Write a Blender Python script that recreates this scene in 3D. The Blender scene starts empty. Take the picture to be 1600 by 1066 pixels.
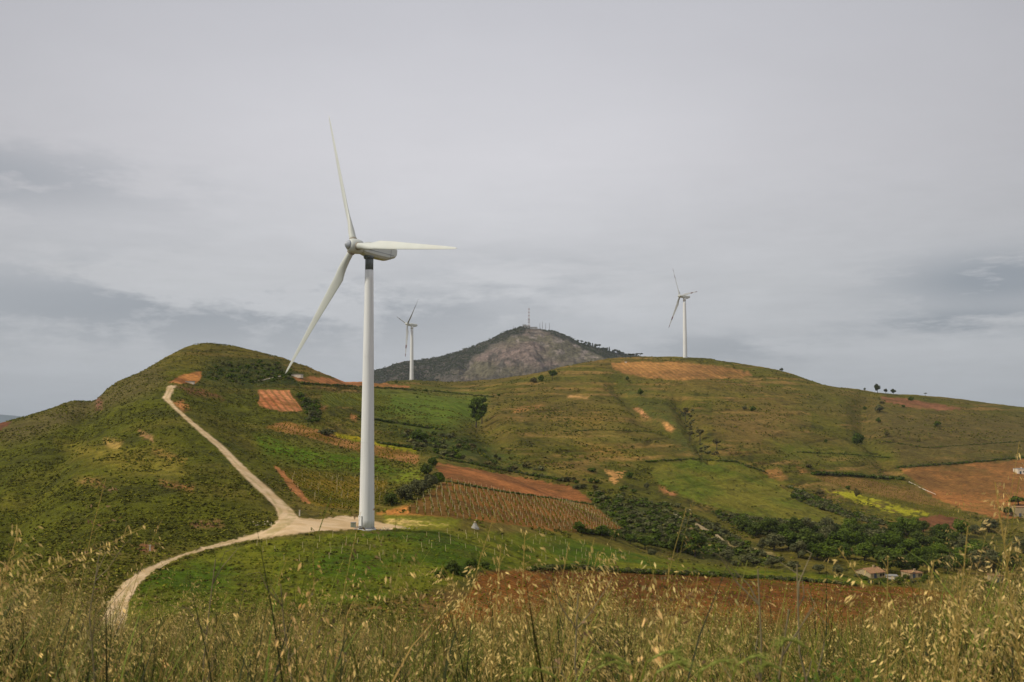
import bpy, math, time
import numpy as np
T0=time.time()
rng=np.random.default_rng(7)
scene=bpy.context.scene
COL=scene.collection
f=1600.0; PITCH=math.atan(112/1600); CP,SP=math.cos(PITCH),math.sin(PITCH)

# ---------------------------------------------------------------- helpers
def ray(px,py):
    x=(px-800)/f; y=(533-py)/f
    Y=CP-y*SP; Z=SP+y*CP
    return x/Y, Z/Y                      # azimuth tangent, elevation tangent
def proj(X,Y,Z):
    c=np.maximum(Y*CP+Z*SP,1e-3); u=-Y*SP+Z*CP
    return 800+f*X/c, 533-f*u/c
def lin(c):
    c=np.asarray(c,float)/255.0
    return np.where(c<=0.04045,c/12.92,((c+0.055)/1.055)**2.4)
KE=0.90
def S(r,g,b,k=None):
    c=lin((r,g,b))/(k or KE);m=c.mean()
    if r>1.35*g:c=c*.93+m*.07*np.array([1,1.3,.2])
    elif b<.7*g:c=np.maximum(m+(c-m)*1.15,c*.3)      # soils are duller than they look
    return np.clip(c,0,0.9)
def hash2(ix,iy,seed):
    h=(ix.astype(np.int64)*374761393+iy.astype(np.int64)*668265263+seed*1442695041)&0xffffffff
    h=((h^(h>>13))*1274126177)&0xffffffff
    h=(h^(h>>16))&0xffffffff
    h=(h*2246822519)&0xffffffff
    return ((h^(h>>15))&0xffffff)/float(0xffffff)
def vnoise(x,y,seed=0):
    ix=np.floor(x);iy=np.floor(y);fx=x-ix;fy=y-iy
    fx=fx*fx*fx*(fx*(fx*6-15)+10);fy=fy*fy*fy*(fy*(fy*6-15)+10)
    ix=ix.astype(np.int64);iy=iy.astype(np.int64)
    a=hash2(ix,iy,seed);b=hash2(ix+1,iy,seed);c=hash2(ix,iy+1,seed);d=hash2(ix+1,iy+1,seed)
    return (a+(b-a)*fx)*(1-fy)+(c+(d-c)*fx)*fy
def fbm(x,y,seed=0,oc=4,g=0.5):
    s=0;a=1;t=0
    for i in range(oc):
        c,sn=math.cos(i*1.1+.3),math.sin(i*1.1+.3)
        s=s+a*vnoise((x*c-y*sn)*2**i+i*17.3,(x*sn+y*c)*2**i-i*9.1,seed+i*31);t+=a;a*=g
    return s/t*2-1                        # -1..1
def sst(x,a,b):
    t=np.clip((x-a)/(b-a),0,1);return t*t*(3-2*t)

MATS={}
def tagp(o,label=None,cat=None,group=None,kind=None):
    if label:o['label']=label
    if cat:o['category']=cat
    if group:o['group']=group
    if kind:o['kind']=kind
    return o
def mesh(name,V,F,col=None,smooth=False,attrs=None):
    V=np.ascontiguousarray(V,dtype=np.float32)
    if not isinstance(F,list):F=[F]
    F=[np.asarray(x,dtype=np.int32) for x in F if len(x)]
    lt=np.concatenate([np.full(len(x),x.shape[1],dtype=np.int32) for x in F])
    li=np.concatenate([x.ravel() for x in F])
    m=bpy.data.meshes.new(name)
    m.vertices.add(len(V));m.vertices.foreach_set('co',V.ravel())
    m.loops.add(len(li));m.loops.foreach_set('vertex_index',li)
    m.polygons.add(len(lt))
    m.polygons.foreach_set('loop_start',np.concatenate([[0],np.cumsum(lt)[:-1]]).astype(np.int32))
    if smooth:m.polygons.foreach_set('use_smooth',np.ones(len(lt),dtype=bool))
    else:m.polygons.foreach_set('use_smooth',np.zeros(len(lt),dtype=bool))
    m.update(calc_edges=True)
    if col is not None:
        a=m.attributes.new('col','FLOAT_COLOR','POINT')
        c=np.ones((len(V),4),dtype=np.float32);c[:,:3]=col
        a.data.foreach_set('color',c.ravel())
    if attrs:
        for k,v in attrs.items():
            a=m.attributes.new(k,'FLOAT','POINT');a.data.foreach_set('value',np.asarray(v,dtype=np.float32))
    return m
def obj(name,m,mat=None,parent=None,loc=None):
    o=bpy.data.objects.new(name,m);COL.objects.link(o)
    if mat and m.materials.find(mat.name)<0:m.materials.append(mat)
    if parent:o.parent=parent
    if loc is not None:o.location=loc
    return o
def empty(name,loc):
    o=bpy.data.objects.new(name,None);COL.objects.link(o);o.location=loc;return o
class MB:
    def __init__(s):s.V=[];s.F={3:[],4:[]};s.n=0;s.C=[]
    def add(s,V,F,c=None):
        V=np.asarray(V,float).reshape(-1,3)
        for q in F:
            if len(q)in(3,4):s.F[len(q)].append([i+s.n for i in q])
            else:
                for k in range(1,len(q)-1):s.F[3].append([q[0]+s.n,q[k]+s.n,q[k+1]+s.n])
        s.V.append(V);s.n+=len(V)
        s.C.append(np.tile(np.asarray(c if c is not None else (1,1,1),float),(len(V),1)))
    def box(s,c,d,rz=0,col=None,taper=1.0,rot=None):
        x,y,z=[q/2 for q in d]
        P=np.array([[-x,-y,-z],[x,-y,-z],[x,y,-z],[-x,y,-z],[-x*taper,-y*taper,z],[x*taper,-y*taper,z],[x*taper,y*taper,z],[-x*taper,y*taper,z]])
        if rot is not None:P=P@np.asarray(rot).T
        cr,sr=math.cos(rz),math.sin(rz)
        P=P@np.array([[cr,sr,0],[-sr,cr,0],[0,0,1]])+np.asarray(c)
        s.add(P,[(0,3,2,1),(4,5,6,7),(0,1,5,4),(1,2,6,5),(2,3,7,6),(3,0,4,7)],col)
    def tube(s,pts,rad,n=8,col=None,cap=True):
        pts=np.asarray(pts,float);k=len(pts)
        rad=np.broadcast_to(np.asarray(rad,float),(k,))
        V=[];t=np.gradient(pts,axis=0)
        t/=np.linalg.norm(t,axis=1)[:,None]+1e-12
        ref=np.array([0,0,1.]) if abs(t[0][2])<.9 else np.array([1.,0,0])
        for i in range(k):
            a=np.cross(ref,t[i]);a/=np.linalg.norm(a)+1e-12;b=np.cross(t[i],a)
            for j in range(n):
                w=2*math.pi*j/n;V.append(pts[i]+rad[i]*(math.cos(w)*a+math.sin(w)*b))
        Fc=[]
        for i in range(k-1):
            for j in range(n):
                j2=(j+1)%n;Fc.append((i*n+j,i*n+j2,(i+1)*n+j2,(i+1)*n+j))
        if cap:Fc+= [tuple(range(n))[::-1],tuple(range((k-1)*n,k*n))]
        s.add(V,Fc,col)
    def mesh(s,name,smooth=False,col=False):
        return mesh(name,np.concatenate(s.V),[np.array(s.F[3]).reshape(-1,3),np.array(s.F[4]).reshape(-1,4)],np.concatenate(s.C) if col else None,smooth)
    def build(s,name,mat,parent=None,smooth=False,col=False,loc=None):
        return obj(name,s.mesh(name,smooth,col),mat,parent,loc)

# ---------------------------------------------------------------- materials
def newmat(name,rough=0.8,spec=0.2):
    m=bpy.data.materials.new(name);m.use_nodes=True
    b=m.node_tree.nodes['Principled BSDF'];b.inputs['Roughness'].default_value=rough
    b.inputs['Specular IOR Level'].default_value=spec
    return m,m.node_tree,b
def mixc(nt,bt,fac,A,B):
    n=nt.nodes.new('ShaderNodeMix');n.data_type='RGBA';n.blend_type=bt
    for s,v in ((n.inputs[0],fac),(n.inputs[6],A),(n.inputs[7],B)):
        if isinstance(v,bpy.types.NodeSocket):nt.links.new(v,s)
        elif isinstance(v,(int,float)):s.default_value=v
        else:s.default_value=(*v,1)
    return n.outputs[2]
def noise(nt,scale,detail=3,rough=.5,vec=None,out=0):
    n=nt.nodes.new('ShaderNodeTexNoise');n.inputs['Scale'].default_value=scale
    n.inputs['Detail'].default_value=detail;n.inputs['Roughness'].default_value=rough
    if vec is not None:nt.links.new(vec,n.inputs['Vector'])
    return n.outputs[out]
def mrange(nt,v,a,b,c,d):
    n=nt.nodes.new('ShaderNodeMapRange');nt.links.new(v,n.inputs[0])
    for i,q in enumerate((a,b,c,d)):n.inputs[i+1].default_value=q
    return n.outputs[0]
def mth(nt,op,a,b=0.0,c=None):
    n=nt.nodes.new('ShaderNodeMath');n.operation=op
    for i,v in enumerate((a,b)+((c,) if c is not None else ())):
        if isinstance(v,bpy.types.NodeSocket):nt.links.new(v,n.inputs[i])
        else:n.inputs[i].default_value=v
    return n.outputs[0]
def plain(name,c,rough=.6,var=.12,scale=1.5,spec=.3,dirt=None,bump=0):
    m,nt,b=newmat(name,rough,spec)
    tc=nt.nodes.new('ShaderNodeTexCoord').outputs['Object']
    n=mrange(nt,noise(nt,scale,4,.6,tc),.3,.7,1-var,1+var)
    cc=mixc(nt,'MULTIPLY',1.0,tuple(c),(1,1,1))
    v=nt.nodes.new('ShaderNodeVectorMath');v.operation='SCALE';nt.links.new(cc,v.inputs[0]);nt.links.new(n,v.inputs['Scale'])
    out=v.outputs[0]
    if dirt is not None:
        k=mrange(nt,noise(nt,scale*.35,5,.65,tc),.5,.72,0,.6)
        out=mixc(nt,'MIX',k,out,tuple(dirt))
    nt.links.new(out,b.inputs['Base Color'])
    if bump:
        bn=nt.nodes.new('ShaderNodeBump');bn.inputs['Strength'].default_value=bump
        nt.links.new(noise(nt,scale*4,3,.6,tc),bn.inputs['Height']);nt.links.new(bn.outputs[0],b.inputs['Normal'])
    return m
def attrmat(name,rough=.8,spec=.15,var=.0,scale=1,transl=0):
    m,nt,b=newmat(name,rough,spec)
    a=nt.nodes.new('ShaderNodeAttribute');a.attribute_name='col'
    out=a.outputs['Color']
    if var:
        tc=nt.nodes.new('ShaderNodeNewGeometry').outputs['Position']
        n=mrange(nt,noise(nt,scale,3,.6,tc),.3,.7,1-var,1+var)
        v=nt.nodes.new('ShaderNodeVectorMath');v.operation='SCALE';nt.links.new(out,v.inputs[0]);nt.links.new(n,v.inputs['Scale']);out=v.outputs[0]
    nt.links.new(out,b.inputs['Base Color'])
    if transl:
        t=nt.nodes.new('ShaderNodeBsdfTranslucent');nt.links.new(out,t.inputs[0])
        mx=nt.nodes.new('ShaderNodeMixShader');mx.inputs[0].default_value=transl
        nt.links.new(b.outputs[0],mx.inputs[1]);nt.links.new(t.outputs[0],mx.inputs[2])
        nt.links.new(mx.outputs[0],nt.nodes['Material Output'].inputs[0])
    return m
leafmat=attrmat('leaves',.75,.12,.25,.6,.25)
barkmat=plain('bark',(.07,.055,.04),.9,.3,6)
grassmat=attrmat('grass_blades',.65,.2,0,1,.3)
stuffmat=attrmat('scrub_leaves',.85,.08,.2,.5,.2)

# ---------------------------------------------------------------- terrain shape
CPTS=[]
def colp(px,*prs):
    for py,d in prs:CPTS.append((px,py,d))
colp(-260,(1300,40),(1120,70),(1000,100),(930,140),(880,185),(820,230),(765,290),(725,350))
colp(0,(1255,40),(1110,65),(1010,95),(945,130),(895,170),(840,215),(780,260),(730,305),(695,350))
colp(150,(1240,40),(1105,65),(1020,95),(962,130),(880,165),(820,205),(750,250),(700,300),(660,360),(630,420))
colp(265,(604,402),(640,352),(720,275))
colp(300,(1235,40),(1105,65),(1020,95),(945,134),(868,182),(810,215),(750,248),(690,300),(655,335),(612,420),(570,490))
colp(375,(840,205),(742,262),(690,335),(650,400),(612,460),(590,500))
colp(450,(1235,40),(1110,65),(1020,95),(945,140),(880,176),(820,213),(795,240),(750,290),(700,350),(655,410),(615,470),(592,520))
colp(573,(1240,40),(1115,65),(1020,95),(950,142),(890,172),(828.5,216.5),(805,250),(760,310),(710,380),(670,450),(635,540),(612,640))
colp(700,(1240,40),(1120,65),(1030,95),(958,142),(890,180),(840,218),(795,265),(745,340),(705,420),(670,520),(640,660),(615,850))
colp(850,(1240,40),(1130,65),(1040,95),(985,140),(930,185),(888,225),(835,280),(790,335),(745,410),(700,500),(650,620),(612,760))
colp(1000,(1250,40),(1140,65),(1060,95),(1005,140),(945,190),(892,245),(862,300),(820,350),(775,420),(730,490),(680,580),(630,730),(590,870))
colp(1150,(1250,40),(1145,65),(1075,95),(1015,140),(955,195),(905,250),(872,320),(840,380),(795,440),(740,520),(690,610),(630,760),(590,900))
colp(1300,(1255,40),(1150,65),(1080,95),(1020,145),(965,200),(915,265),(880,330),(850,390),(800,470),(745,570),(690,670),(640,800))
colp(1450,(1250,40),(1150,65),(1080,95),(1025,150),(970,210),(925,280),(890,345),(850,420),(800,520),(750,610),(700,700),(650,860))
colp(1600,(1240,40),(1145,65),(1080,95),(1030,155),(975,215),(930,290),(890,365),(845,450),(790,550),(740,650),(690,770),(655,950))
colp(1860,(1250,40),(1150,65),(1080,95),(1030,155),(975,220),(930,300),(890,390),(845,480),(790,590),(740,700),(700,850))
RIDGE=[(-260,700,400),(-100,685,410),(0,665,420),(60,646,445),(110,628,465),(160,607,482),(200,592,505),(240,570,528),(280,547,548),(315,538,560),(370,544,572),(420,556,588),(470,571,605),(520,589,640),(560,596,740),(600,598,900),(640,599.5,1037),(700,603,1080),(760,597,1050),(800,590,1000),(850,583,950),(880,574,930),(920,567,930),(960,561,960),(1010,558.5,980),(1070,559.5,987),(1110,562,990),(1160,570,1000),(1200,577,1000),(1240,586,1000),(1290,602,1000),(1340,609,1000),(1400,618,1010),(1440,619,1050),(1480,624,1080),(1540,630,1100),(1600,638,1120),(1720,652,1150),(1860,665,1180)]
for px,py,d in RIDGE:
    CPTS.append((px,py,d));CPTS.append((px,py+10,d*1.12));CPTS.append((px,py+55,d*1.45))
for px in range(-260,1900,265):
    CPTS.append((px,715,2300));CPTS.append((px,690,4000));CPTS.append((px,662,12000));CPTS.append((px,655,28000))
cp=np.array(CPTS,float)
u_,e_=ray(cp[:,0],cp[:,1]);U=4*u_;W=1.7*np.log(cp[:,2])
def kern(r2):return np.where(r2>1e-12,0.5*r2*np.log(np.maximum(r2,1e-12)),0)
n=len(cp)
K=kern((U[:,None]-U[None])**2+(W[:,None]-W[None])**2)+np.eye(n)*0.0015
Pm=np.stack([np.ones(n),U,W],1)
A=np.block([[K,Pm],[Pm.T,np.zeros((3,3))]])
sol=np.linalg.solve(A,np.concatenate([e_,np.zeros(3)]))
GU=np.arange(-0.80,0.801,0.005);GW=np.arange(math.log(30),math.log(30000),0.02)
gu,gw=np.meshgrid(GU,GW,indexing='ij')
E=np.zeros(gu.size)
for s in range(0,gu.size,20000):
    a=gu.ravel()[s:s+20000]*4;b=gw.ravel()[s:s+20000]*1.7
    E[s:s+20000]=kern((a[:,None]-U)**2+(b[:,None]-W)**2)@sol[:n]+sol[n]+sol[n+1]*a+sol[n+2]*b
E=E.reshape(gu.shape)
# gullies pressed into the slopes: polylines (px,py) with width and depth, in the same azimuth/elevation space
GULL=[([(745,640),(760,680),(790,715),(870,755),(940,790),(1010,840),(1100,868),(1230,885),(1400,905)],24,.011),
([(1060,625),(1075,660),(1090,690),(1110,715)],13,.010),([(960,600),(1000,650),(1060,680)],12,.006),
([(1345,630),(1350,680),(1390,730)],18,.010),([(150,612),(120,680),(60,760),(20,860)],22,.009),
([(680,700),(740,720),(800,728)],14,.002),([(1200,745),(1270,790),(1330,815),(1450,850)],15,.003),([(480,620),(500,660),(540,680)],10,.002)]
gpx=800+f*gu;gpy=645-f*E
for pl,wd,dp in GULL:
    dist=np.full(gu.shape,1e9)
    for (x0,y0),(x1,y1) in zip(pl[:-1],pl[1:]):
        dx,dy=x1-x0,y1-y0;t=np.clip(((gpx-x0)*dx+(gpy-y0)*dy)/(dx*dx+dy*dy),0,1)
        dist=np.minimum(dist,np.hypot(gpx-x0-t*dx,(gpy-y0-t*dy)*1.6))
    E-=dp*np.exp(-(dist/wd)**2)*(gw>math.log(150))*(gw<math.log(1000))
RUN=np.maximum.accumulate(E[:,GW.searchsorted(math.log(70)):],axis=1)
RUN=np.concatenate([np.full((len(GU),E.shape[1]-RUN.shape[1]),-9.),RUN],1)
def bil(G,u,w):
    a=np.clip((u-GU[0])/(GU[1]-GU[0]),0,len(GU)-1.001);b=np.clip((w-GW[0])/(GW[1]-GW[0]),0,len(GW)-1.001)
    i=a.astype(int);j=b.astype(int);a=a-i;b=b-j
    return (G[i,j]*(1-a)+G[i+1,j]*a)*(1-b)+(G[i,j+1]*(1-a)+G[i+1,j+1]*a)*b
NY=np.array([-40,-12,0,3,5,8,12,16,20,26,32,40,60.]);NZ=np.array([-1.3,-1.4,-1.6,-1.72,-1.88,-2.32,-3.1,-4.5,-6.3,-9.0,-11.6,-14.8,-20])
def zfun(X,Y):
    X=np.asarray(X,float);Y=np.asarray(Y,float)
    zn=np.interp(Y,NY,NZ)+np.clip(.02*X*X,0,.35)*sst(X,-2,4)*sst(Y,30,2)+np.clip(.012*X*X,0,.25)*sst(-X,0,3)*sst(Y,30,2)+.08*fbm(X*.4,Y*.4,3,3)
    Yc=np.maximum(Y,31);zf=bil(E,X/Yc,np.log(Yc))*Yc
    t=sst(Y,32,48)
    z=zn*(1-t)+zf*t
    A=sst(Y,60,200);pad=np.exp(-((X+31)**2+(Y-217)**2)/18**2)
    z=z+A*(1-pad)*(2.0*fbm(X*.016,Y*.016,5,3)+.5*fbm(X*.09,Y*.09,9,3))*np.interp(Y,[0,250,500,900],[.4,.5,.9,1.1])
    return z
def grounds(px,py,dmin=60,dmax=1500,ns=420):
    u,e=ray(np.asarray(px,float),np.asarray(py,float));out=[]
    Y=np.exp(np.linspace(math.log(dmin),math.log(dmax),ns))
    for s0 in range(0,len(u),400):
        uu=u[s0:s0+400,None];ee=e[s0:s0+400,None]
        z=zfun(uu*Y,np.broadcast_to(Y,(len(uu),ns)));g=z/Y-ee;hit=g>=0
        k=np.where(hit.any(1),hit.argmax(1),g.argmax(1));i=np.arange(len(k));k0=np.maximum(k-1,0)
        a,b=g[i,k0],g[i,k];t=np.where((a<0)&(b>=0),-a/(b-a+1e-12),1)
        Yh=Y[k0]*(1-t)+Y[k]*t;X=uu[:,0]*Yh;out.append(np.stack([X,Yh,zfun(X,Yh)],1))
    return np.concatenate(out)
def ground(px,py):return grounds([px],[py])[0]
def vis(X,Y,z):
    Yc=np.maximum(Y,31)
    return (z/Yc>=bil(RUN,X/Yc,np.log(Yc))-.0018-2.2/np.maximum(Y,60)*(Y<400)-.6/np.maximum(Y,60))&(Y>75)
# polygons
def pdist(px,py,poly):
    """signed distance, positive inside"""
    P=np.asarray(poly,float);ins=np.zeros(px.shape,bool);d=np.full(px.shape,1e9)
    for i in range(len(P)):
        x0,y0=P[i];x1,y1=P[(i+1)%len(P)]
        dx,dy=x1-x0,y1-y0;t=np.clip(((px-x0)*dx+(py-y0)*dy)/(dx*dx+dy*dy+1e-9),0,1)
        d=np.minimum(d,np.hypot(px-x0-t*dx,py-y0-t*dy))
        c=((y0>py)!=(y1>py))
        with np.errstate(divide='ignore',invalid='ignore'):
            ins^=c&(px<dx*(py-y0)/(dy if dy else 1e-9)+x0)
    return np.where(ins,d,-d)
def polymask(px,py,poly,soft=1.0,jit=1.2):
    P=np.asarray(poly,float);m=np.zeros(px.shape)
    bb=(px>P[:,0].min()-8)&(px<P[:,0].max()+8)&(py>P[:,1].min()-8)&(py<P[:,1].max()+8)
    if not bb.any():return m
    x=px[bb];y=py[bb]
    j1=fbm(x*.15,y*.15,77,3)*jit*2;j2=fbm(x*.15,y*.3,78,3)*jit*1.3
    m[bb]=sst(pdist(x+j1,y+j2,poly),-soft,soft)
    return m

ROAD=[(262,602),(252,622),(269,638),(295,662),(338,700),(379,745),(408,772),(430,795),(434,812),(420,825),(380,838),(330,850),(270,870),(225,888),(190,911),(168,940),(140,1010),(192,1010),(203,940),(219,912),(246,890),(290,869),(330,858),(380,847),(440,838),(500,831),(560,828),(610,829),(640,824),(600,817),(560,806),(530,806),(500,810),(468,808),(455,793),(430,770),(398,742),(350,696),(305,660),(275,634),(266,622),(277,601)]
R=S
# name, label, polygon, colour A, colour B, noise scale, stripes (angle deg, spacing m, strength), soft
FIELDS=[
('meadow','bright green meadow in front of the big turbine',[(150,985),(203,935),(222,912),(250,893),(330,862),(440,842),(560,830),(640,828),(745,832),(860,835),(930,850),(1010,868),(1120,885),(1250,893),(1430,915),(1330,914),(1250,905),(1000,893),(830,889),(745,893),(700,915),(590,940),(480,952),(300,960)],R(68,84,26),R(98,98,38),.05,None,3),
('ploughed_field','red brown ploughed field just beyond the foreground grass',[(700,960),(735,925),(748,896),(830,890),(900,893),(1000,895),(1100,898),(1250,906),(1330,915),(1420,918),(1600,945),(1800,960),(1800,1120),(620,1120),(660,975)],R(138,82,34),R(108,62,24),.05,(80,2.4,.75),2),
('vineyard_field','ochre vineyard with rows of stakes behind the turbine base',[(640,792),(690,755),(705,750),(790,768),(928,790),(978,831),(940,833),(860,829),(740,812),(640,803)],R(140,90,42),R(110,76,34),.04,(100,2.6,.35),1),
('ploughed_field','orange ploughed strip above the staked vineyard',[(678,722),(720,729),(800,744),(902,762),(925,786),(860,779),(780,765),(700,748),(686,742)],R(162,98,56),R(128,80,46),.05,(60,2.5,.25),.8),
('ploughed_field','small orange plot with pale rows under the left hilltop',[(405,609),(452,610),(473,642),(440,643),(404,634)],R(196,124,84),R(172,100,62),.05,(22,3.2,.9),.8),
('ploughed_field','orange strip of soil below the low white building',[(455,588),(500,589),(565,596),(640,603),(640,607),(520,602),(465,596)],R(168,104,64),R(140,88,50),.05,None,.8),
('vineyard_field','olive brown vineyard between the road and the big tower',[(440,731),(480,735),(560,745),(605,752),(602,775),(585,792),(560,796),(500,792),(484,785),(458,757)],R(118,98,44),R(88,82,32),.06,(35,2.4,.6),1),
('path','orange dirt trail beside the olive vineyard',[(429,728),(437,731),(461,757),(486,787),(476,785),(450,760)],R(176,112,68),R(150,96,52),.1,None,.8),
('vineyard_field','brown strip of vines crossing behind the big tower',[(415,667),(450,658),(480,667),(520,678),(600,697),(655,711),(654,727),(600,716),(540,700),(480,683),(430,674)],R(160,108,62),R(118,90,46),.08,(70,2.6,.5),1),
('meadow','narrow yellow mustard strip behind the big tower',[(516,675),(560,683),(655,703),(650,708),(560,691),(530,684)],R(160,138,44),R(120,116,40),.1,None,1),
('vineyard_field','green vine rows right below the low white building',[(505,613),(610,617),(610,634),(500,634)],R(104,104,46),R(86,90,40),.08,(30,3,.5),1.5),
('ploughed_field','orange ploughed field on top of the hill under the far turbine',[(955,567),(990,565.5),(1070,566.5),(1110,571),(1170,580),(1176,588),(1130,592),(1050,594),(1010,591),(975,584),(960,577)],R(172,118,66),R(136,94,54),.012,(8,5,.45),.8),
('ploughed_field','large orange field at the right edge',[(1405,733),(1470,728),(1600,718),(1800,705),(1800,800),(1600,808),(1560,811),(1500,795),(1460,777),(1430,752)],R(166,104,56),R(120,82,44),.012,(12,2.6,.4),1),
('vineyard_field','brownish green vineyard left of the large orange field',[(1265,744),(1330,746),(1410,750),(1450,777),(1520,806),(1470,810),(1400,787),(1330,767)],R(128,94,50),R(90,84,38),.03,(55,2.6,.5),1.5),
('ploughed_field','dark red brown plot above the valley trees',[(1418,817),(1445,808),(1472,804),(1512,814),(1500,827),(1440,830)],R(116,72,46),R(100,62,40),.05,None,.8),
('meadow','round green pasture in the middle of the right hillside',[(1015,738),(1035,724),(1100,718),(1160,725),(1200,745),(1260,790),(1335,812),(1320,822),(1200,812),(1130,797),(1070,777),(1030,757)],R(84,92,36),R(106,100,46),.03,None,2),
('ploughed_field','long red strip of soil below the right skyline trees',[(1374,620),(1410,622),(1505,639),(1470,641),(1420,636),(1385,628)],R(134,86,60),R(112,72,48),.03,None,1),
('ploughed_field','reddish field at the far left edge of the hill',[(-80,676),(0,658),(18,660),(0,672),(-80,690)],R(120,72,52),R(100,64,44),.03,None,1),
('path','raw orange cutting at the end of the dirt road',[(262,598),(275,590),(300,582),(314,580),(316,590),(305,600),(280,600)],R(188,122,66),R(132,82,46),.15,None,1),
]
# (poly, colour, soft, breakup) colour patches of bare soil, flowers, darker scrub and darker toned gully folds on the open hillside
PATCH=[
([(1345,628),(1480,650),(1640,650),(1640,712),(1400,728),(1385,700),(1352,680)],R(84,74,42),8,.35),  # slope right of the gully, toned darker and browner
([(163,610),(200,607),(200,611),(165,613)],R(150,146,50),.5,.8),([(150,606),(160,603),(170,609),(155,614)],R(44,48,24),.6,.3),
([(958,575),(1000,608),(1050,636),(1090,690),(1130,716),(1060,712),(1040,680),(1000,650),(960,612)],R(74,76,36),8,.55),  # central gully fold picked out by a darker green tone
([(-60,700),(0,668),(60,646),(160,608),(240,572),(262,600),(215,622),(160,640),(110,662),(40,690)],R(88,80,48),4,.1),
([(470,958),(590,944),(700,924),(735,925),(660,975),(620,1120),(300,1120),(350,985)],R(112,86,52),3,.2),
([(590,803),(640,790),(668,796),(740,806),(660,806)],R(196,122,60),1,.1),
([(600,806),(720,808),(715,826),(600,828)],R(112,112,44),2,.1),
([(600,812),(690,813),(640,817),(700,821),(600,823)],R(206,176,116),1.0,.8),
([(1290,765),(1330,768),(1360,776),(1400,788),(1450,799),(1452,806),(1420,808),(1370,797),(1330,783)],R(146,140,56),1.,1.),
([(946,733),(960,737),(978,735),(970,748),(962,757),(955,752)],R(186,132,76),.2,1.),
([(1030,757),(1058,772),(1052,776),(1030,766)],R(176,112,72),1,.3),
([(888,618),(921,619),(921,623),(888,622)],R(188,138,86),.7,.4),
([(990,636),(1004,641),(1016,653),(1008,655)],R(182,122,82),.8,.5),([(1036,660),(1056,670),(1050,674),(1040,670)],R(206,142,86),.8,.2),
([(800,640),(850,630),(852,634),(802,645)],R(140,104,66),1,.5),
([(160,685),(192,690),(185,705),(165,700)],R(170,140,86),1.5,.6),([(215,670),(240,682),(240,690),(218,682)],R(162,118,78),1,.6),
([(240,700),(290,718),(288,726),(240,712)],R(150,120,70),1.5,.6),([(120,745),(160,748),(160,762),(118,756)],R(130,104,64),2,.6),([(250,750),(306,758),(300,768),(255,760)],R(138,104,66),1.5,.6),
([(90,690),(190,700),(280,720),(290,745),(200,735),(120,715)],R(120,108,52),6,.45),
([(150,618),(158,618),(160,640),(148,642)],R(124,84,66),1,.4),
([(215,853),(245,850),(244,862),(215,864)],R(134,86,60),1,.3),([(295,816),(345,812),(350,824),(300,828)],R(140,100,66),1.5,.5),
([(270,628),(286,626),(298,640),(284,642)],R(176,112,66),1,.4),([(275,603),(330,612),(350,624),(300,616)],R(120,76,50),1.5,.4),
([(630,640),(652,642),(650,652),(628,650)],R(150,106,66),2,.4),([(548,648),(558,650),(556,658),(550,656)],R(170,106,64),1,.3),([(495,631),(512,634),(508,640),(494,638)],R(156,104,64),1,.4),
([(900,690),(960,700),(1000,715),(930,712)],R(132,104,58),4,.6),([(895,655),(945,650),(940,668),(900,668)],R(128,104,54),4,.7),([(1190,735),(1215,730),(1230,748),(1205,750)],R(150,112,70),1.5,.8),([(1245,728),(1262,735),(1250,742)],R(140,104,64),1,.7),([(1070,768),(1090,775),(1085,783)],R(150,96,60),.8,.6),([(840,660),(960,665),(980,690),(860,690)],R(112,98,52),10,.5),([(1120,640),(1220,630),(1260,660),(1180,690),(1120,670)],R(114,94,56),12,.5),([(1250,600),(1330,625),(1340,660),(1260,640)],R(86,80,40),10,.5),
([(900,790),(985,780),(1060,800),(1150,850),(1240,885),(1100,880),(1000,850),(930,830)],R(62,68,34),8,.1),
([(330,560),(440,566),(470,590),(380,604),(300,596)],R(52,60,30),6,.35),
([(360,588),(400,592),(470,590),(470,604),(380,606)],R(48,56,26),3,.2),
([(570,655),(700,668),(760,690),(860,740),(880,752),(760,726),(690,715),(640,700)],R(62,70,32),6,.3),
([(1400,728),(1600,712),(1600,719),(1400,734)],R(60,60,32),2,.2),
([(1200,690),(1390,705),(1400,720),(1230,715)],R(84,88,36),6,.4),
([(590,610),(760,620),(745,660),(680,668),(590,650)],R(84,98,38),6,.2),
([(400,680),(600,722),(640,740),(600,745),(470,728),(410,712)],R(76,96,28),5,.35),
([(640,725),(670,730),(655,760),(610,755)],R(112,120,46),4,.6),
([(1120,842),(1210,866),(1215,870),(1118,848)],R(150,132,92),.6,.2),
]
print('tps',time.time()-T0)
# vertex grid
ca=np.arange(-0.575,0.5751,0.00105)
c_out=np.concatenate([np.linspace(-1.25,-0.58,60),ca,np.linspace(.58,1.25,60)])
yy=np.concatenate([np.arange(-14,2,.5),np.arange(2,20,.16),np.exp(np.linspace(math.log(20),math.log(100),70))[:-1],np.exp(np.linspace(math.log(100),math.log(1180),580))[:-1],np.exp(np.linspace(math.log(1180),math.log(26000),60))])
C,Yg=np.meshgrid(c_out,yy,indexing='ij')
nc,nr=C.shape
Xg=(C*(Yg+14.5)).ravel();Yg=Yg.ravel()
Z0=zfun(Xg,Yg)
PX,PY=proj(Xg,np.maximum(Yg,1),Z0)
V_=vis(Xg,Yg,Z0)
nf3=fbm(Xg*.9/np.maximum(Yg,50)*220,np.log(np.maximum(Yg,5))*130,88,3,.6)
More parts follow.
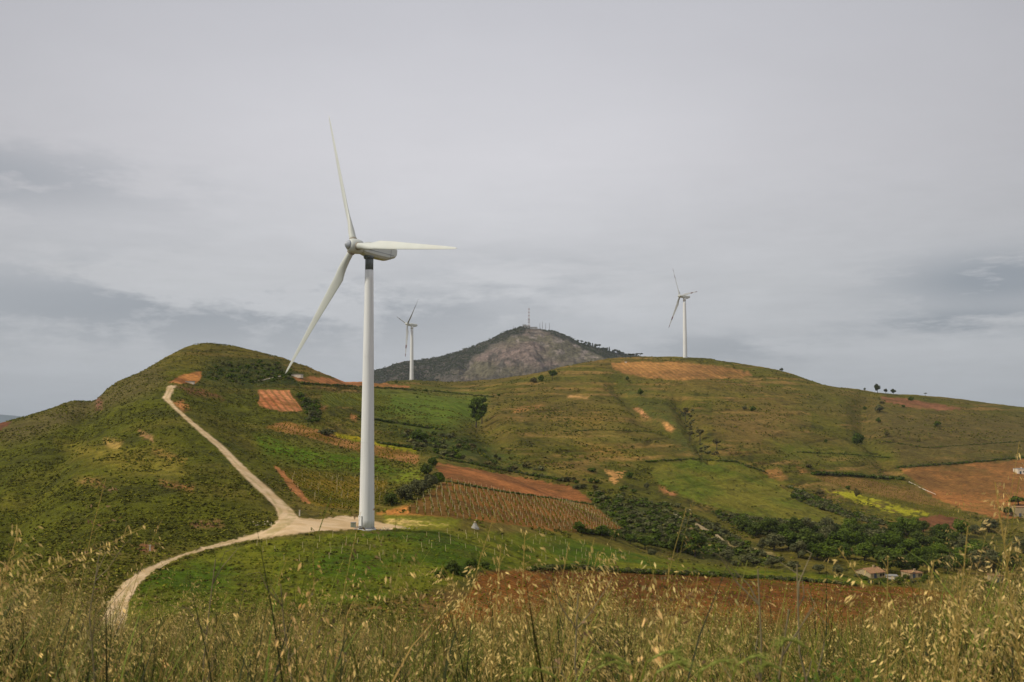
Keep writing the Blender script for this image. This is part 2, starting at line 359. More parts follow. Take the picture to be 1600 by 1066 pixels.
# base ground colour: patchy grass, drier on the right hill, greener on the left one
n1=fbm(Xg*.012,Yg*.012,11,5,.55);n2=fbm(Xg*.07,Yg*.05,12,4,.6);n3=fbm(Xg*.4,Yg*.3,13,3,.6)
terr=fbm(Z0*.42+.004*Xg,Xg*.01+Yg*.006,14,4,.6)      # follows the contour lines: cattle terraces
def mix3(a,b,t):return a*(1-t)[:,None]+b*t[:,None]
green=R(76,77,29);olive=R(96,84,44);dry=R(134,106,66);scrub=R(50,50,24)
left=sst(PX,520,330)*(Yg<700)
col=mix3(np.tile(olive,(len(Xg),1)),np.tile(green,(len(Xg),1)),np.clip(sst(n1+.35*n2,-.35,.35)*.75+left*.35,0,1))
dryw=sst(terr+.5*n2+.3*n1,.12,.62)*(1-left*.65)*sst(Yg,330,520)
col=mix3(col,np.tile(dry,(len(Xg),1)),dryw*.8)
n0=fbm(Xg*.006,Yg*.006,17,3)
col=mix3(col,np.tile(scrub,(len(Xg),1)),sst(n2*.8+n3*.7-terr*.35+n0*.3,.08,.62)*.7)
# terrace risers worn along the contours of the right hills
tph=Z0/4.2+fbm(Xg*.012,Yg*.012,19,3)*1.3;tl=np.abs(tph-np.round(tph))
trw=sst(tl,.15,.03)*sst(Yg,380,520)*sst(fbm(Xg*.02,Z0*.12,20,3)+.3*n0,-.05,.3)*(Yg<1300)
col=mix3(col,np.tile(R(70,62,32),(len(Xg),1)),trw*.8)
yl=R(104,96,42)
col=col*(1+.22*n0)[:,None]
col=mix3(col,np.tile(yl,(len(Xg),1)),sst(fbm(Xg*.03,Yg*.03,21,4),.1,.6)*.45)
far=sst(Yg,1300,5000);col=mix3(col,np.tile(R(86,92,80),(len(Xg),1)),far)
near=sst(Yg,60,25);col=mix3(col,np.tile(R(58,46,24),(len(Xg),1)),near)
REG=np.zeros(len(Xg),int);SU=np.zeros(len(Xg));SW=np.zeros(len(Xg));BUMP=np.ones(len(Xg))
for poly,c,soft,brk in PATCH:
    m=polymask(PX,PY,poly,soft*2.6+1.2,2.2)*V_
    m=m*(1-brk)+brk*m*sst(nf3+.5*n3+m*.5,.15,.55) if brk else m
    col=mix3(col,np.tile(c,(len(Xg),1)),m)
FP=[]
for i,(nm,lb,poly,ca_,cb_,ns,st,soft) in enumerate(FIELDS):
    m=polymask(PX,PY,poly,soft*1.5,2.0)*V_
    if nm!='meadow':m=m*(1-.45*sst(fbm(Xg*.05,Yg*.05,140+i,3,.6)+.4*n3,.18,.6))
    t=sst(fbm(Xg*ns,Yg*ns,40+i,4,.6)+.25*n3,-.35,.35)
    c=mix3(np.tile(ca_,(len(Xg),1)),np.tile(cb_,(len(Xg),1)),t)
    if nm=='meadow':c=mix3(c,np.tile(scrub*1.3,(len(Xg),1)),sst(n3+n2*.7,.05,.8)*.5)
    col=mix3(col,c,m);REG[polymask(PX,PY,poly,soft,1.0)*V_>.5]=i+2
    if nm!='meadow':col=mix3(col,col*.80,m*sst(nf3,.0,.6))
    if nm!='meadow':BUMP=BUMP*(1-.7*m)
    if st:
        a=math.radians(st[0]);sel=m>.02
        u=(Xg*math.cos(a)+Yg*math.sin(a))/st[1]
        SU[sel]=u[sel];SW[sel]=(m*st[2])[sel]
m=np.zeros(len(Xg));bbr=(PX>120)&(PX<680)&(PY>590)&(PY<1020);jx=fbm(PX[bbr]*.2,PY[bbr]*.4,71,4,.6)
m[bbr]=sst(pdist(PX[bbr]+jx*3,PY[bbr]+jx*2,ROAD),.2,2.2+0*jx);m=m*V_
t=sst(fbm(Xg*.3,Yg*.3,60,4),-.4,.5)
rc=mix3(np.tile(R(194,167,130),(len(Xg),1)),np.tile(R(176,148,108),(len(Xg),1)),t)
rdd=np.zeros(len(Xg));bbr=(PX>140)&(PX<660)&(PY>590)&(PY<1000);rdd[bbr]=pdist(PX[bbr]+fbm(Xg[bbr]*.2,Yg[bbr]*.2,66,2),PY[bbr],ROAD)
CL=np.array([(270,602,6),(259,622,6),(272,637,5),(300,661,4.5),(344,698,5),(388,744,6.5),(419,771,8),(440,800,12),(405,831,8),(355,848,5),(310,860,5),(258,880,8),(208,911,13),(188,940,16),(170,985,20)],float)
xs,ys=PX[bbr],PY[bbr];best=np.full(xs.shape,9.)
for (x0,y0,h0),(x1,y1,h1) in zip(CL[:-1],CL[1:]):
    dx_,dy_=x1-x0,y1-y0;tt=np.clip(((xs-x0)*dx_+(ys-y0)*dy_)/(dx_*dx_+dy_*dy_),0,1)
    best=np.minimum(best,np.hypot(xs-x0-tt*dx_,ys-y0-tt*dy_)/(h0+tt*(h1-h0)))
rs_=np.zeros(len(Xg));rs_[bbr]=sst(best,.24,.1)+sst(best,.7,.95)*(best<2)
rc=mix3(rc,np.tile(R(128,118,72),(len(Xg),1)),np.clip(rs_,0,1)*.5*sst(nf3+n3*.7,-.6,.3))
rc=rc*(1-.22*sst(rdd,3.5,.3)*sst(nf3+n3,-.5,.3))[:,None]
col=mix3(col,rc,m);REG[m>.5]=1;BUMP=BUMP*(1-.95*m);SW*=(1-m);m_road=m
Z=Z0+BUMP*sst(Yg,90,160)*sst(Yg,1500,900)*(.45*np.maximum(fbm(Xg*.35,Yg*.3,15,3,.6),-.2)+.12*terr-.7*trw)
# faces
idx=np.arange(nc*nr).reshape(nc,nr)
Fq=np.stack([idx[:-1,:-1].ravel(),idx[1:,:-1].ravel(),idx[1:,1:].ravel(),idx[:-1,1:].ravel()],1)
VV=np.stack([Xg,Yg,Z],1)
G=VV.reshape(nc,nr,3);dN=np.cross(np.gradient(G,axis=0),np.gradient(G,axis=1)).reshape(-1,3)
dN/=np.linalg.norm(dN,axis=1)[:,None]+1e-12;dN*=np.sign(dN[:,2:3])
fr=REG[Fq[:,0]]
# ground material
gm,nt,b=newmat('ground_cover',.95,.05)
at=nt.nodes.new('ShaderNodeAttribute');at.attribute_name='col'
pos=nt.nodes.new('ShaderNodeNewGeometry').outputs['Position']
nf=mrange(nt,noise(nt,1.1,5,.75,pos),.3,.7,.66,1.34)
nf2=mrange(nt,noise(nt,.28,3,.7,pos),.32,.68,.72,1.28)
v=nt.nodes.new('ShaderNodeVectorMath');v.operation='SCALE';nt.links.new(at.outputs['Color'],v.inputs[0]);rw=nt.nodes.new('ShaderNodeAttribute');rw.attribute_name='rough_w'
nf4=mrange(nt,noise(nt,.06,4,.65,pos),.33,.67,.8,1.2)
nt.links.new(mth(nt,'ADD',1.0,mth(nt,'MULTIPLY',rw.outputs['Fac'],mth(nt,'SUBTRACT',mth(nt,'MULTIPLY',mth(nt,'MULTIPLY',nf,nf2),nf4),1.0))),v.inputs['Scale'])
su=nt.nodes.new('ShaderNodeAttribute');su.attribute_name='row_u'
sw=nt.nodes.new('ShaderNodeAttribute');sw.attribute_name='row_w'
wob=mth(nt,'ADD',mth(nt,'MULTIPLY',su.outputs['Fac'],6.28318),mth(nt,'MULTIPLY',noise(nt,.25,2,.5,pos),2.5))
sn=mrange(nt,mth(nt,'SINE',wob),-.1,.8,0,1)
hv=nt.nodes.new('ShaderNodeVectorMath');hv.operation='MULTIPLY';nt.links.new(v.outputs[0],hv.inputs[0]);hv.inputs[1].default_value=(.52,.66,.5)
out=mixc(nt,'MIX',mth(nt,'MULTIPLY',sn,sw.outputs['Fac']),v.outputs[0],hv.outputs[0])
nt.links.new(out,b.inputs['Base Color'])
bn=nt.nodes.new('ShaderNodeBump');nt.links.new(mth(nt,'MULTIPLY',rw.outputs['Fac'],.85),bn.inputs['Strength']);bn.inputs['Distance'].default_value=1.0
nt.links.new(noise(nt,1.3,4,.65,pos),bn.inputs['Height']);nt.links.new(bn.outputs[0],b.inputs['Normal'])
names={0:('hillside_ground','grassy hills and valley floor'),1:('dirt_road','pale dirt road winding down the left ridge')}
for i,x in enumerate(FIELDS):names[i+2]=(x[0],x[1])
for r in range(len(FIELDS)+2):
    q=Fq[fr==r]
    if not len(q):print('EMPTY REGION',names[r]);continue
    uq,inv=np.unique(q,return_inverse=True)
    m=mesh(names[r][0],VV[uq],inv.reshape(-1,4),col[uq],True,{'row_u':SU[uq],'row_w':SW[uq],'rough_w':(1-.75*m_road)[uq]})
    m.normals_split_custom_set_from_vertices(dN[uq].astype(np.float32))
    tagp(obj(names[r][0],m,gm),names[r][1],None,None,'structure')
print('terrain',len(VV),time.time()-T0)

# ---------------------------------------------------------------- mountain behind
RM=[(560,604),(583,581),(620,568),(650,563),(680,560),(710,551),(740,541),(765,530),(790,519),(812,512),(825,511.5),(845,513),(870,519),(885,525),(905,535),(930,543),(950,549),(975,554),(1000,557),(1060,566),(1150,590),(1300,640)]
mu=np.linspace(440,1200,760);md=np.linspace(0,1,150)
MU,MD=np.meshgrid(mu,md,indexing='ij')
ud=3000+0*MU
top=np.interp(mu,[440]+[a for a,_ in RM],[650]+[b for _,b in RM])
top=top+.9*fbm(mu*.06,mu*0,91,3)
Y=2250+MD*1500                           # ridge line at MD=.55
ur,er=ray(MU,np.repeat(top[:,None],150,1))
Hr=er*3075
X=ur*Y
prof=np.interp(MD,[0,.18,.4,.55,.7,1],[0,.3,.78,1,.8,.2])
zb=-95
Zm=zb+(Hr-zb)*prof
rid=1-np.abs(fbm(X*.004+MD*1.2,Y*.0022,92,5,.55))*2
rid2=fbm(X*.03,Y*.02,95,4,.6)
wf=np.clip(1-np.abs(MD-.55)*3.2,0,1)**1.0
Zm=Zm+(rid-.6)*64*(1-wf)*sst(MD,0,.1)+rid2*22*(1-wf*.8)
vm=np.stack([X.ravel(),Y.ravel(),Zm.ravel()],1)
mpx,mpy=proj(*vm.T)
mt=polymask(mpx,mpy,[(540,610),(583,575),(680,555),(765,522),(800,510),(826,506),(835,513),(815,520),(795,530),(760,545),(715,580),(690,585),(665,610)],4,3)
mr=polymask(mpx,mpy,[(835,506),(870,512),(1060,555),(1060,580),(960,564),(915,549),(880,531),(848,518)],3,3)
n1=fbm(vm[:,0]*.006,vm[:,2]*.02,93,5,.6);n2=fbm(vm[:,0]*.03,vm[:,2]*.06,94,4,.6)
mc=mix3(np.tile(R(120,104,94),(len(vm),1)),np.tile(R(94,88,68),(len(vm),1)),sst(n1,-.3,.3))
mc=mix3(mc,np.tile(R(152,138,130),(len(vm),1)),sst(n2+n1*.3,.1,.5)*.7)
low=sst(mpy,555,585)*.6
fw=np.clip(mt+mr+sst(n2-n1*.7+low*.7,.25,.5)*.8,0,1)
mc=mix3(mc,np.tile(R(66,64,54),(len(vm),1)),fw*(.72+.28*sst(n2,-.4,.2)))
mi=np.arange(len(vm)).reshape(760,150)
mq=np.stack([mi[:-1,:-1].ravel(),mi[1:,:-1].ravel(),mi[1:,1:].ravel(),mi[:-1,1:].ravel()],1)
mm,nt,b=newmat('mountain_rock',.95,.05)
at=nt.nodes.new('ShaderNodeAttribute');at.attribute_name='col'
pos=nt.nodes.new('ShaderNodeNewGeometry').outputs['Position']
v=nt.nodes.new('ShaderNodeVectorMath');v.operation='SCALE';nt.links.new(at.outputs['Color'],v.inputs[0]);nt.links.new(mrange(nt,noise(nt,.07,6,.75,pos),.35,.65,.4,1.6),v.inputs['Scale'])
nt.links.new(v.outputs[0],b.inputs['Base Color'])
bn=nt.nodes.new('ShaderNodeBump');bn.inputs['Strength'].default_value=.9;bn.inputs['Distance'].default_value=22
nt.links.new(noise(nt,.04,6,.7,pos),bn.inputs['Height']);nt.links.new(bn.outputs[0],b.inputs['Normal'])
tagp(obj('mountain',mesh('mountain',vm,mq,mc,True),mm),'rocky grey mountain behind the hills',None,None,'structure')
def mground(px):
    k=int(np.clip(np.searchsorted(mu,px),1,len(mu)-1));j=int(np.argmax(Zm[k]/Y[k]))
    return np.array([X[k,j],Y[k,j],Zm[k,j]])
# far blue ridge at the left edge
fx=np.linspace(-900,120,120);Yf=9000.
fu,fe=ray(fx,655-8*np.exp(-((fx+40)/90)**2)-14*np.exp(-((fx+300)/160)**2)+.5*fbm(fx*.05,fx*0,5,3))
Vf=np.concatenate([np.stack([fu*8200,fx*0+8200,fx*0-160],1),np.stack([fu*Yf,fx*0+Yf,fe*Yf],1),np.stack([fu*10500,fx*0+10500,fx*0-170],1)])
fi=np.arange(120);Ff=np.concatenate([np.stack([fi[:-1]+k*120,fi[1:]+k*120,fi[1:]+(k+1)*120,fi[:-1]+(k+1)*120],1) for k in (0,1)])
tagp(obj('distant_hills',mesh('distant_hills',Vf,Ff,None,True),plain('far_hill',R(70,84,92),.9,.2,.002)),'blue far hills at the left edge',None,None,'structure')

# ---------------------------------------------------------------- wind turbines
white=plain('turbine_paint',(.57,.58,.52),.42,.04,.35,.4,(.60,.58,.50))
def streaky(name,c):
    m,nt,b=newmat(name,.45,.3);tc=nt.nodes.new('ShaderNodeTexCoord').outputs['Object']
    mp=nt.nodes.new('ShaderNodeMapping');mp.inputs['Scale'].default_value=(2.2,2.2,.06);nt.links.new(tc,mp.inputs[0])
    a=mrange(nt,noise(nt,1.5,5,.65,mp.outputs[0]),.35,.7,1.0,.84);q=mrange(nt,noise(nt,.09,3,.5,tc),.3,.7,.95,1.04)
    v=nt.nodes.new('ShaderNodeVectorMath');v.operation='SCALE';v.inputs[0].default_value=c;nt.links.new(mth(nt,'MULTIPLY',a,q),v.inputs['Scale']);nt.links.new(v.outputs[0],b.inputs['Base Color']);return m
toww=streaky('tower_paint',(.76,.755,.72)) or plain('tower_paint',(.74,.745,.73),.5,.03,.25,.35,(.66,.655,.62))
farshade=plain('far_blade_backlit_tone',(.34,.345,.33),.5,.04,.35)  # white blades; their backlit shade is painted in as darker grey
redp=plain('red_band_paint',(.09,.03,.03),.5,.1,1)
darkm=plain('dark_metal',(.12,.135,.13),.5,.4,2.5,.4,(.16,.17,.17))
conc=plain('concrete',(.5,.48,.43),.85,.15,1.5)
flan=plain('flange_steel',(.13,.14,.17),.5,.2,2)
def blade_sections(R_,r0,n=34):
    rr=np.linspace(0,1,n)**.9*(R_-r0)+r0
    return rr
def blade_mb(R_,pitch,t0=0,t1=1,grow=1.0,wide=1.0):
    grow=grow*(1.2 if R_>34 else 1)
    mb=MB();r0=1.3;n=40;k=20
    ts=np.linspace(t0,t1,max(4,int(n*(t1-t0))+1));V=[];
    for t in ts:
        r=r0+t*(R_-r0)
        ch=.9*np.interp(t,[0,.05,.12,.2,.35,.55,.75,.9,.97,1],[1.5,1.5,1.9,2.45,2.15,1.6,1.1,.75,.5,.12])*R_/33.7
        th=np.interp(t,[0,.06,.15,.25,.5,1],[1.5,1.45,.95,.6,.3,.04])*R_/33.7
        tw=math.radians(np.interp(t,[0,.15,.35,.7,1],[18,16,8,3,0]))+pitch
        off=np.interp(t,[0,.08,.2,1],[0,0,.2,.12])*ch
        bend=.021*r
        for j in range(k):
            w=2*math.pi*j/k;cx=math.cos(w);sy=math.sin(w)
            rd=np.interp(t,[0,.08,.2],[0,.1,1])
            x=cx*ch/2-off*rd
            tap=1-rd*.45*(1-cx)/2*1.3
            y=sy*th/2*tap
            x*=grow;y*=grow
            V.append((x*math.cos(tw)-y*math.sin(tw),bend+x*math.sin(tw)+y*math.cos(tw),r))
    m=len(ts);F=[(i*k+j,i*k+(j+1)%k,(i+1)*k+(j+1)%k,(i+1)*k+j) for i in range(m-1) for j in range(k)]
    F+=[tuple(range(k))[::-1],tuple(range((m-1)*k,m*k))]
    mb.add(V,F);return mb
def turbine(hubpos,basez,yaw,tilt,phase,R_,label,bands=False,pitch=math.radians(10),ov=4.0,detail=True,sc=1.0,tr=(1.62,.86)):
    yaw=math.radians(yaw);tilt=math.radians(tilt);phase=math.radians(phase)
    a=np.array([-math.sin(yaw)*math.cos(tilt),-math.cos(yaw)*math.cos(tilt),math.sin(tilt)])
    ah=np.array([-math.sin(yaw),-math.cos(yaw),0.]);e1=np.array([math.cos(yaw),-math.sin(yaw),0]);e2=np.cross(e1,a)
    if e2[2]<0:e2=-e2
    hub=np.array(hubpos);base=hub-ah*ov;base[2]=basez
    root=empty('wind_turbine',base);tagp(root,label,'wind turbine')
    H=hub[2]-basez-1.7
    mb=MB();zs=np.linspace(.35,H-3.0*sc,30);rs=np.interp(zs,[0,H*.35,H],[tr[0],(tr[0]*.66+tr[1]*.34)*1.0,tr[1]])
    mb.tube(np.stack([zs*0,zs*0,zs],1),rs,40);tw=mb.build('tower',toww,root,True)
    if detail:
        for q in (.33,.66):
            mb=MB();z=.35+q*(H-3.3);r=np.interp(z,[0,H*.35,H],[tr[0],tr[0]*.66+tr[1]*.34,tr[1]]);mb.tube([(0,0,z-.04),(0,0,z+.04)],[r+.012]*2,40);mb.build('seam',toww,tw,True)
        mb=MB();mb.tube([(0,0,.42),(0,0,.55)],[tr[0]+.1]*2,40);mb.build('base_flange',flan,root,True)
        mb=MB();mb.tube([(0,0,-.6),(0,0,.32),(0,0,.42)],[tr[0]+.35,tr[0]+.3,tr[0]+.12],40);mb.build('foundation',conc,root)
        mb=MB();mb.box((-tr[0]*.75,-tr[0]*.72,2.1),(1.0,.14,2.1),-.8);mb.build('door',toww,root)
        for q in range(4):
            mb=MB();mb.box((-tr[0]*.75-.3-.25*q,-tr[0]*.72-.3-.25*q,.95-.25*q),(1.1,.34,.06),-.8);mb.build('step',flan,root)
    mb=MB();mb.tube([(0,0,H-3.0*sc),(0,0,H+.35)],[tr[1]+.015,tr[1]+.015],32);mb.build('tower_collar',darkm if detail else toww,root,True)
    M=np.stack([e1,a,e2],1)   # local x=e1, y=axis (upwind), z=e2
    hl=hub-base
    def bl(mb,name,mat,par,smooth=False,loc=None):
        V=np.concatenate(mb.V)@M.T+hl if loc is None else np.concatenate(mb.V)
        mb.V=[V];return mb.build(name,mat,par,smooth)
    # nacelle : lofted body
    mb=MB();secs=[(-1.7,.8,.75,-.9),(-2.1,1.25,1.15,-1.25),(-3.2,1.45,1.5,-1.45),(-6.5,1.5,1.6,-1.55),(-8.6,1.48,1.6,-1.45),(-10.2,1.38,1.55,-.75),(-10.6,1.2,1.4,-.35)]
    V=[];k=16
    for (y,hw,zt,zb_) in secs:
        for j in range(k):
            w=2*math.pi*(j+.5)/k;cx,cz=math.cos(w),math.sin(w)
            p=5;den=(abs(cx)**p+abs(cz)**p)**(1/p);cx/=den;cz/=den
            V.append((cx*hw*sc,y*sc,((zt+zb_)/2+cz*(zt-zb_)/2)*sc))
    F=[(i*k+j,(i+1)*k+j,(i+1)*k+(j+1)%k,i*k+(j+1)%k) for i in range(len(secs)-1) for j in range(k)]
    F+=[tuple(range(k)),tuple(range((len(secs)-1)*k,len(secs)*k))[::-1]]
    mb.add(V,F);nac=bl(mb,'nacelle',white,root)
    if detail:
        mb=MB();mb.box((1.503*sc,-6,-.35),(.03,7.2,.07));mb.box((-1.503*sc,-6,-.35),(.03,7.2,.07))
        mb.box((1.503,-8.7,-.3),(.03,.05,2.2));mb.box((-1.503,-8.7,-.3),(.03,.05,2.2));bl(mb,'panel_seam',flan,nac)
        mb=MB();mb.tube([(.4,-9,1.6),(.4,-9,2.7)],.05,6);mb.tube([(-.4,-9,1.6),(-.4,-9,2.5)],.05,6);mb.box((.4,-9,2.75),(.3,.3,.14));bl(mb,'wind_vane',darkm,nac)
        mb=MB();mb.tube([(0,-4,-1.5),(0,-4,-2.0)],[1.15,1.0],24);bl(mb,'yaw_ring',darkm,nac,True)
    # hub + spinner
    mb=MB();ys=np.array([-1.65,-1.5,-.6,.6,1.1,1.5]);rs=np.array([1.25,1.45,1.6,1.5,1.3,1.0])
    mb.tube(np.stack([ys*0,ys,ys*0],1)*sc,rs*sc,32);hb=bl(mb,'hub',white,root,True)
    mb=MB();ys=np.array([1.5,1.85,2.15,2.35,2.42]);rs=np.array([1.0,.78,.5,.22,.03]);mb.tube(np.stack([ys*0,ys,ys*0],1)*sc,rs*sc,32)
    bl(mb,'nose_cone',plain('nose_paint',(.42,.44,.46),.35,.1,1) if detail else white,hb,True)
    for q in range(3):
        t=phase+q*2*math.pi/3
        def rotb(mb):
            V=np.concatenate(mb.V);c,s=math.cos(t),math.sin(t)
            mb.V=[np.stack([V[:,0]*c+V[:,2]*s,V[:,1],-V[:,0]*s+V[:,2]*c],1)];return mb
        b_=bl(rotb(blade_mb(R_,pitch)),'blade',farshade if bands else white,root,True)
        if detail:
            mb=MB();mb.tube([(0,0,1.28),(0,0,1.75)],[.86,.82],24);bl(rotb(mb),'blade_root_ring',flan if False else plain('ring_paint',(.3,.26,.2),.6,.1,1),b_,True)
        if bands:
            for t0,t1 in ((.62,.73),(.89,.995)):
                bl(rotb(blade_mb(R_,pitch,t0,t1,1.04)),'red_band',redp,b_,True)
    return root
g=ground(571.5,828.5)
Hh=60.
hubu,hube=ray(553.5,384.5);D=216.6
gb=zfun(-31,219.4)
turbine((hubu*(D-2.8),D-2.8,hube*(D-2.8)),float(zfun(hubu*D+2.4,D))-.1,44.6,5.2,-22.3,33.7,'large white wind turbine beside the end of the dirt road, no coloured bands',pitch=math.radians(12))
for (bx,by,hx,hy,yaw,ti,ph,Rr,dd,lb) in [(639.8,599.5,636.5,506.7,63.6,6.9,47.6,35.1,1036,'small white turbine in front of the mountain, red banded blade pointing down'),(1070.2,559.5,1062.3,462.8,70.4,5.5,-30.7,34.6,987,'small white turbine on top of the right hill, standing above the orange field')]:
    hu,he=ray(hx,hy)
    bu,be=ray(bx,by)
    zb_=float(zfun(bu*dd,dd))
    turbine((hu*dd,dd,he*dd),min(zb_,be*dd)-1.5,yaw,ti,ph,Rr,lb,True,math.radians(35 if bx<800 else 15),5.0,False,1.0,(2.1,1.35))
print('turbines',time.time()-T0)
# ---------------------------------------------------------------- vegetation templates
def cards(C,N,s,asp=1.0,jit=.5,rs=None):
    """leaf cards: centre, normal, size -> quads"""
    rs=rs or rng;n=len(C);N=N+rs.normal(size=(n,3))*jit;N/=np.linalg.norm(N,axis=1)[:,None]
    a=np.cross(N,rs.normal(size=(n,3)));a/=np.linalg.norm(a,axis=1)[:,None];b=np.cross(N,a)
    s=np.broadcast_to(s,(n,))[:,None]
    V=np.stack([C-a*s-b*s*asp*.4,C+b*s*asp*-.9+a*s*.2,C+a*s+b*s*asp*.3,C+b*s*asp-a*s*.1],1).reshape(-1,3)
    return V,np.arange(4*n).reshape(n,4)
def crown(lobes,n,s,seed,c1,c2,shell=.55):
    rs=np.random.default_rng(seed);w=np.array([l[3]**2 for l in lobes]);w/=w.sum()
    k=rs.choice(len(lobes),n,p=w);L=np.array([l[:4] for l in lobes]);fl=np.array([l[4] if len(l)>4 else .85 for l in lobes])
    d=rs.normal(size=(n,3));d/=np.linalg.norm(d,axis=1)[:,None]
    r=(shell+(1-shell)*rs.random(n))*(1+.18*rs.normal(size=n)*(rs.random(n)<.3))
    P=L[k,:3]+d*(L[k,3]*r)[:,None]*np.stack([fl*0+1,fl*0+1,fl],1)[k]
    V,F=cards(P,d+np.array([0,0,.35]),s*(.6+.8*rs.random(n)),1.,.55,rs)
    lb=rs.random(len(lobes));t=np.clip(.35*lb[k]+.65*rs.random(n),0,1)
    c=np.asarray(c1)[None]*(1-t)[:,None]+np.asarray(c2)[None]*t[:,None]
    return V,F,np.repeat(c,4,0)
def lobes_ball(seed,cx,cz,rx,rz,n,lr,flat=.85):
    rs=np.random.default_rng(seed);L=[]
    for i in range(n):
        a=rs.uniform(0,6.28);q=rs.uniform(.15,1)**.6;h=rs.uniform(-1,1)
        w=math.sqrt(max(0,1-h*h*.8))
        L.append((cx+math.cos(a)*q*rx*w,math.sin(a)*q*rx*w,cz+h*rz,lr*rs.uniform(.6,1.2),flat))
    return L
def limbs(mb,h0,lobes,r,seed):
    rs=np.random.default_rng(seed)
    mb.tube([(0,0,-.08),(.01,0,h0*.5),(0,.01,h0)],[r*1.3,r,r*.75],6)
    for l in lobes[:7]:
        mid=np.array([l[0]*.5,l[1]*.5,(h0+l[2])/2-.02])+rs.normal(size=3)*.015
        mb.tube([(0,.005,h0*.85),mid,(l[0],l[1],l[2])],[r*.6,r*.4,r*.15],5)
DG=(R(44,56,22),R(88,102,38));MG=(R(50,60,26),R(90,100,46));GG=(R(66,70,44),R(108,106,72));BR=(R(74,70,42),R(108,100,62));BRT=(R(60,74,26),R(104,118,48));PN=(R(46,52,34),R(72,78,50))
TPL={}
def template(kind,seed,cc,n):
    key=(kind,seed,cc[0][0],n)
    if key in TPL:return TPL[key]
    tr=None
    if kind=='bush':L=lobes_ball(seed,0,.42,.34,.22,12,.24);L=[l for l in L]
    elif kind=='grove':L=lobes_ball(seed,0,.52,.36,.28,16,.2);h0,r=.2,.03
    elif kind=='tree':L=lobes_ball(seed,0,.62,.30,.22,12,.2);h0,r=.36,.028
    elif kind=='umbrella':L=lobes_ball(seed,0,.82,.34,.08,9,.16,.5);h0,r=.72,.028
    elif kind=='tall':L=lobes_ball(seed,0,.6,.17,.34,11,.11,1.0)+[(.06,0,.3,.08),(-.1,.02,.42,.09)];h0,r=.3,.02
    elif kind=='cypress':L=[(0,0,z,.13*(1-z*.55),1.3) for z in np.linspace(.15,.9,8)];h0,r=.2,.02
    elif kind=='thin':L=lobes_ball(seed,0,.74,.32,.12,10,.12,.7);h0,r=.55,.03
    V,F,c=crown(L,n,{'bush':.055,'tree':.045,'grove':.042,'umbrella':.05,'tall':.04,'cypress':.04,'thin':.04}[kind]*(900/n)**.35,seed+5,*cc,shell=.5)
    cm=mesh('crown',V,F,c)
    if kind!='bush':
        mb=MB();limbs(mb,h0,L,r,seed);tr=mb.mesh('trunk')
    TPL[key]=(cm,tr);return TPL[key]
def plant(name,label,cat,pos,h,kind,cc=DG,w=1.0,n=700,group=None,seed=None):
    seed=int(rng.integers(0,3)) if seed is None else seed
    cm,tr=template(kind,seed,cc,n)
    if tr is None:
        o=obj(name,cm,leafmat);o.location=pos
    else:
        o=empty(name,pos);obj('crown',cm,leafmat,o);obj('trunk',tr,barkmat,o)
    o.scale=(h*w,h*w,h);o.rotation_euler=(0,0,rng.uniform(0,6.28))
    tagp(o,label,cat,group);return o
def pxm(d):return d/f
def at(px,py):return ground(px,py)
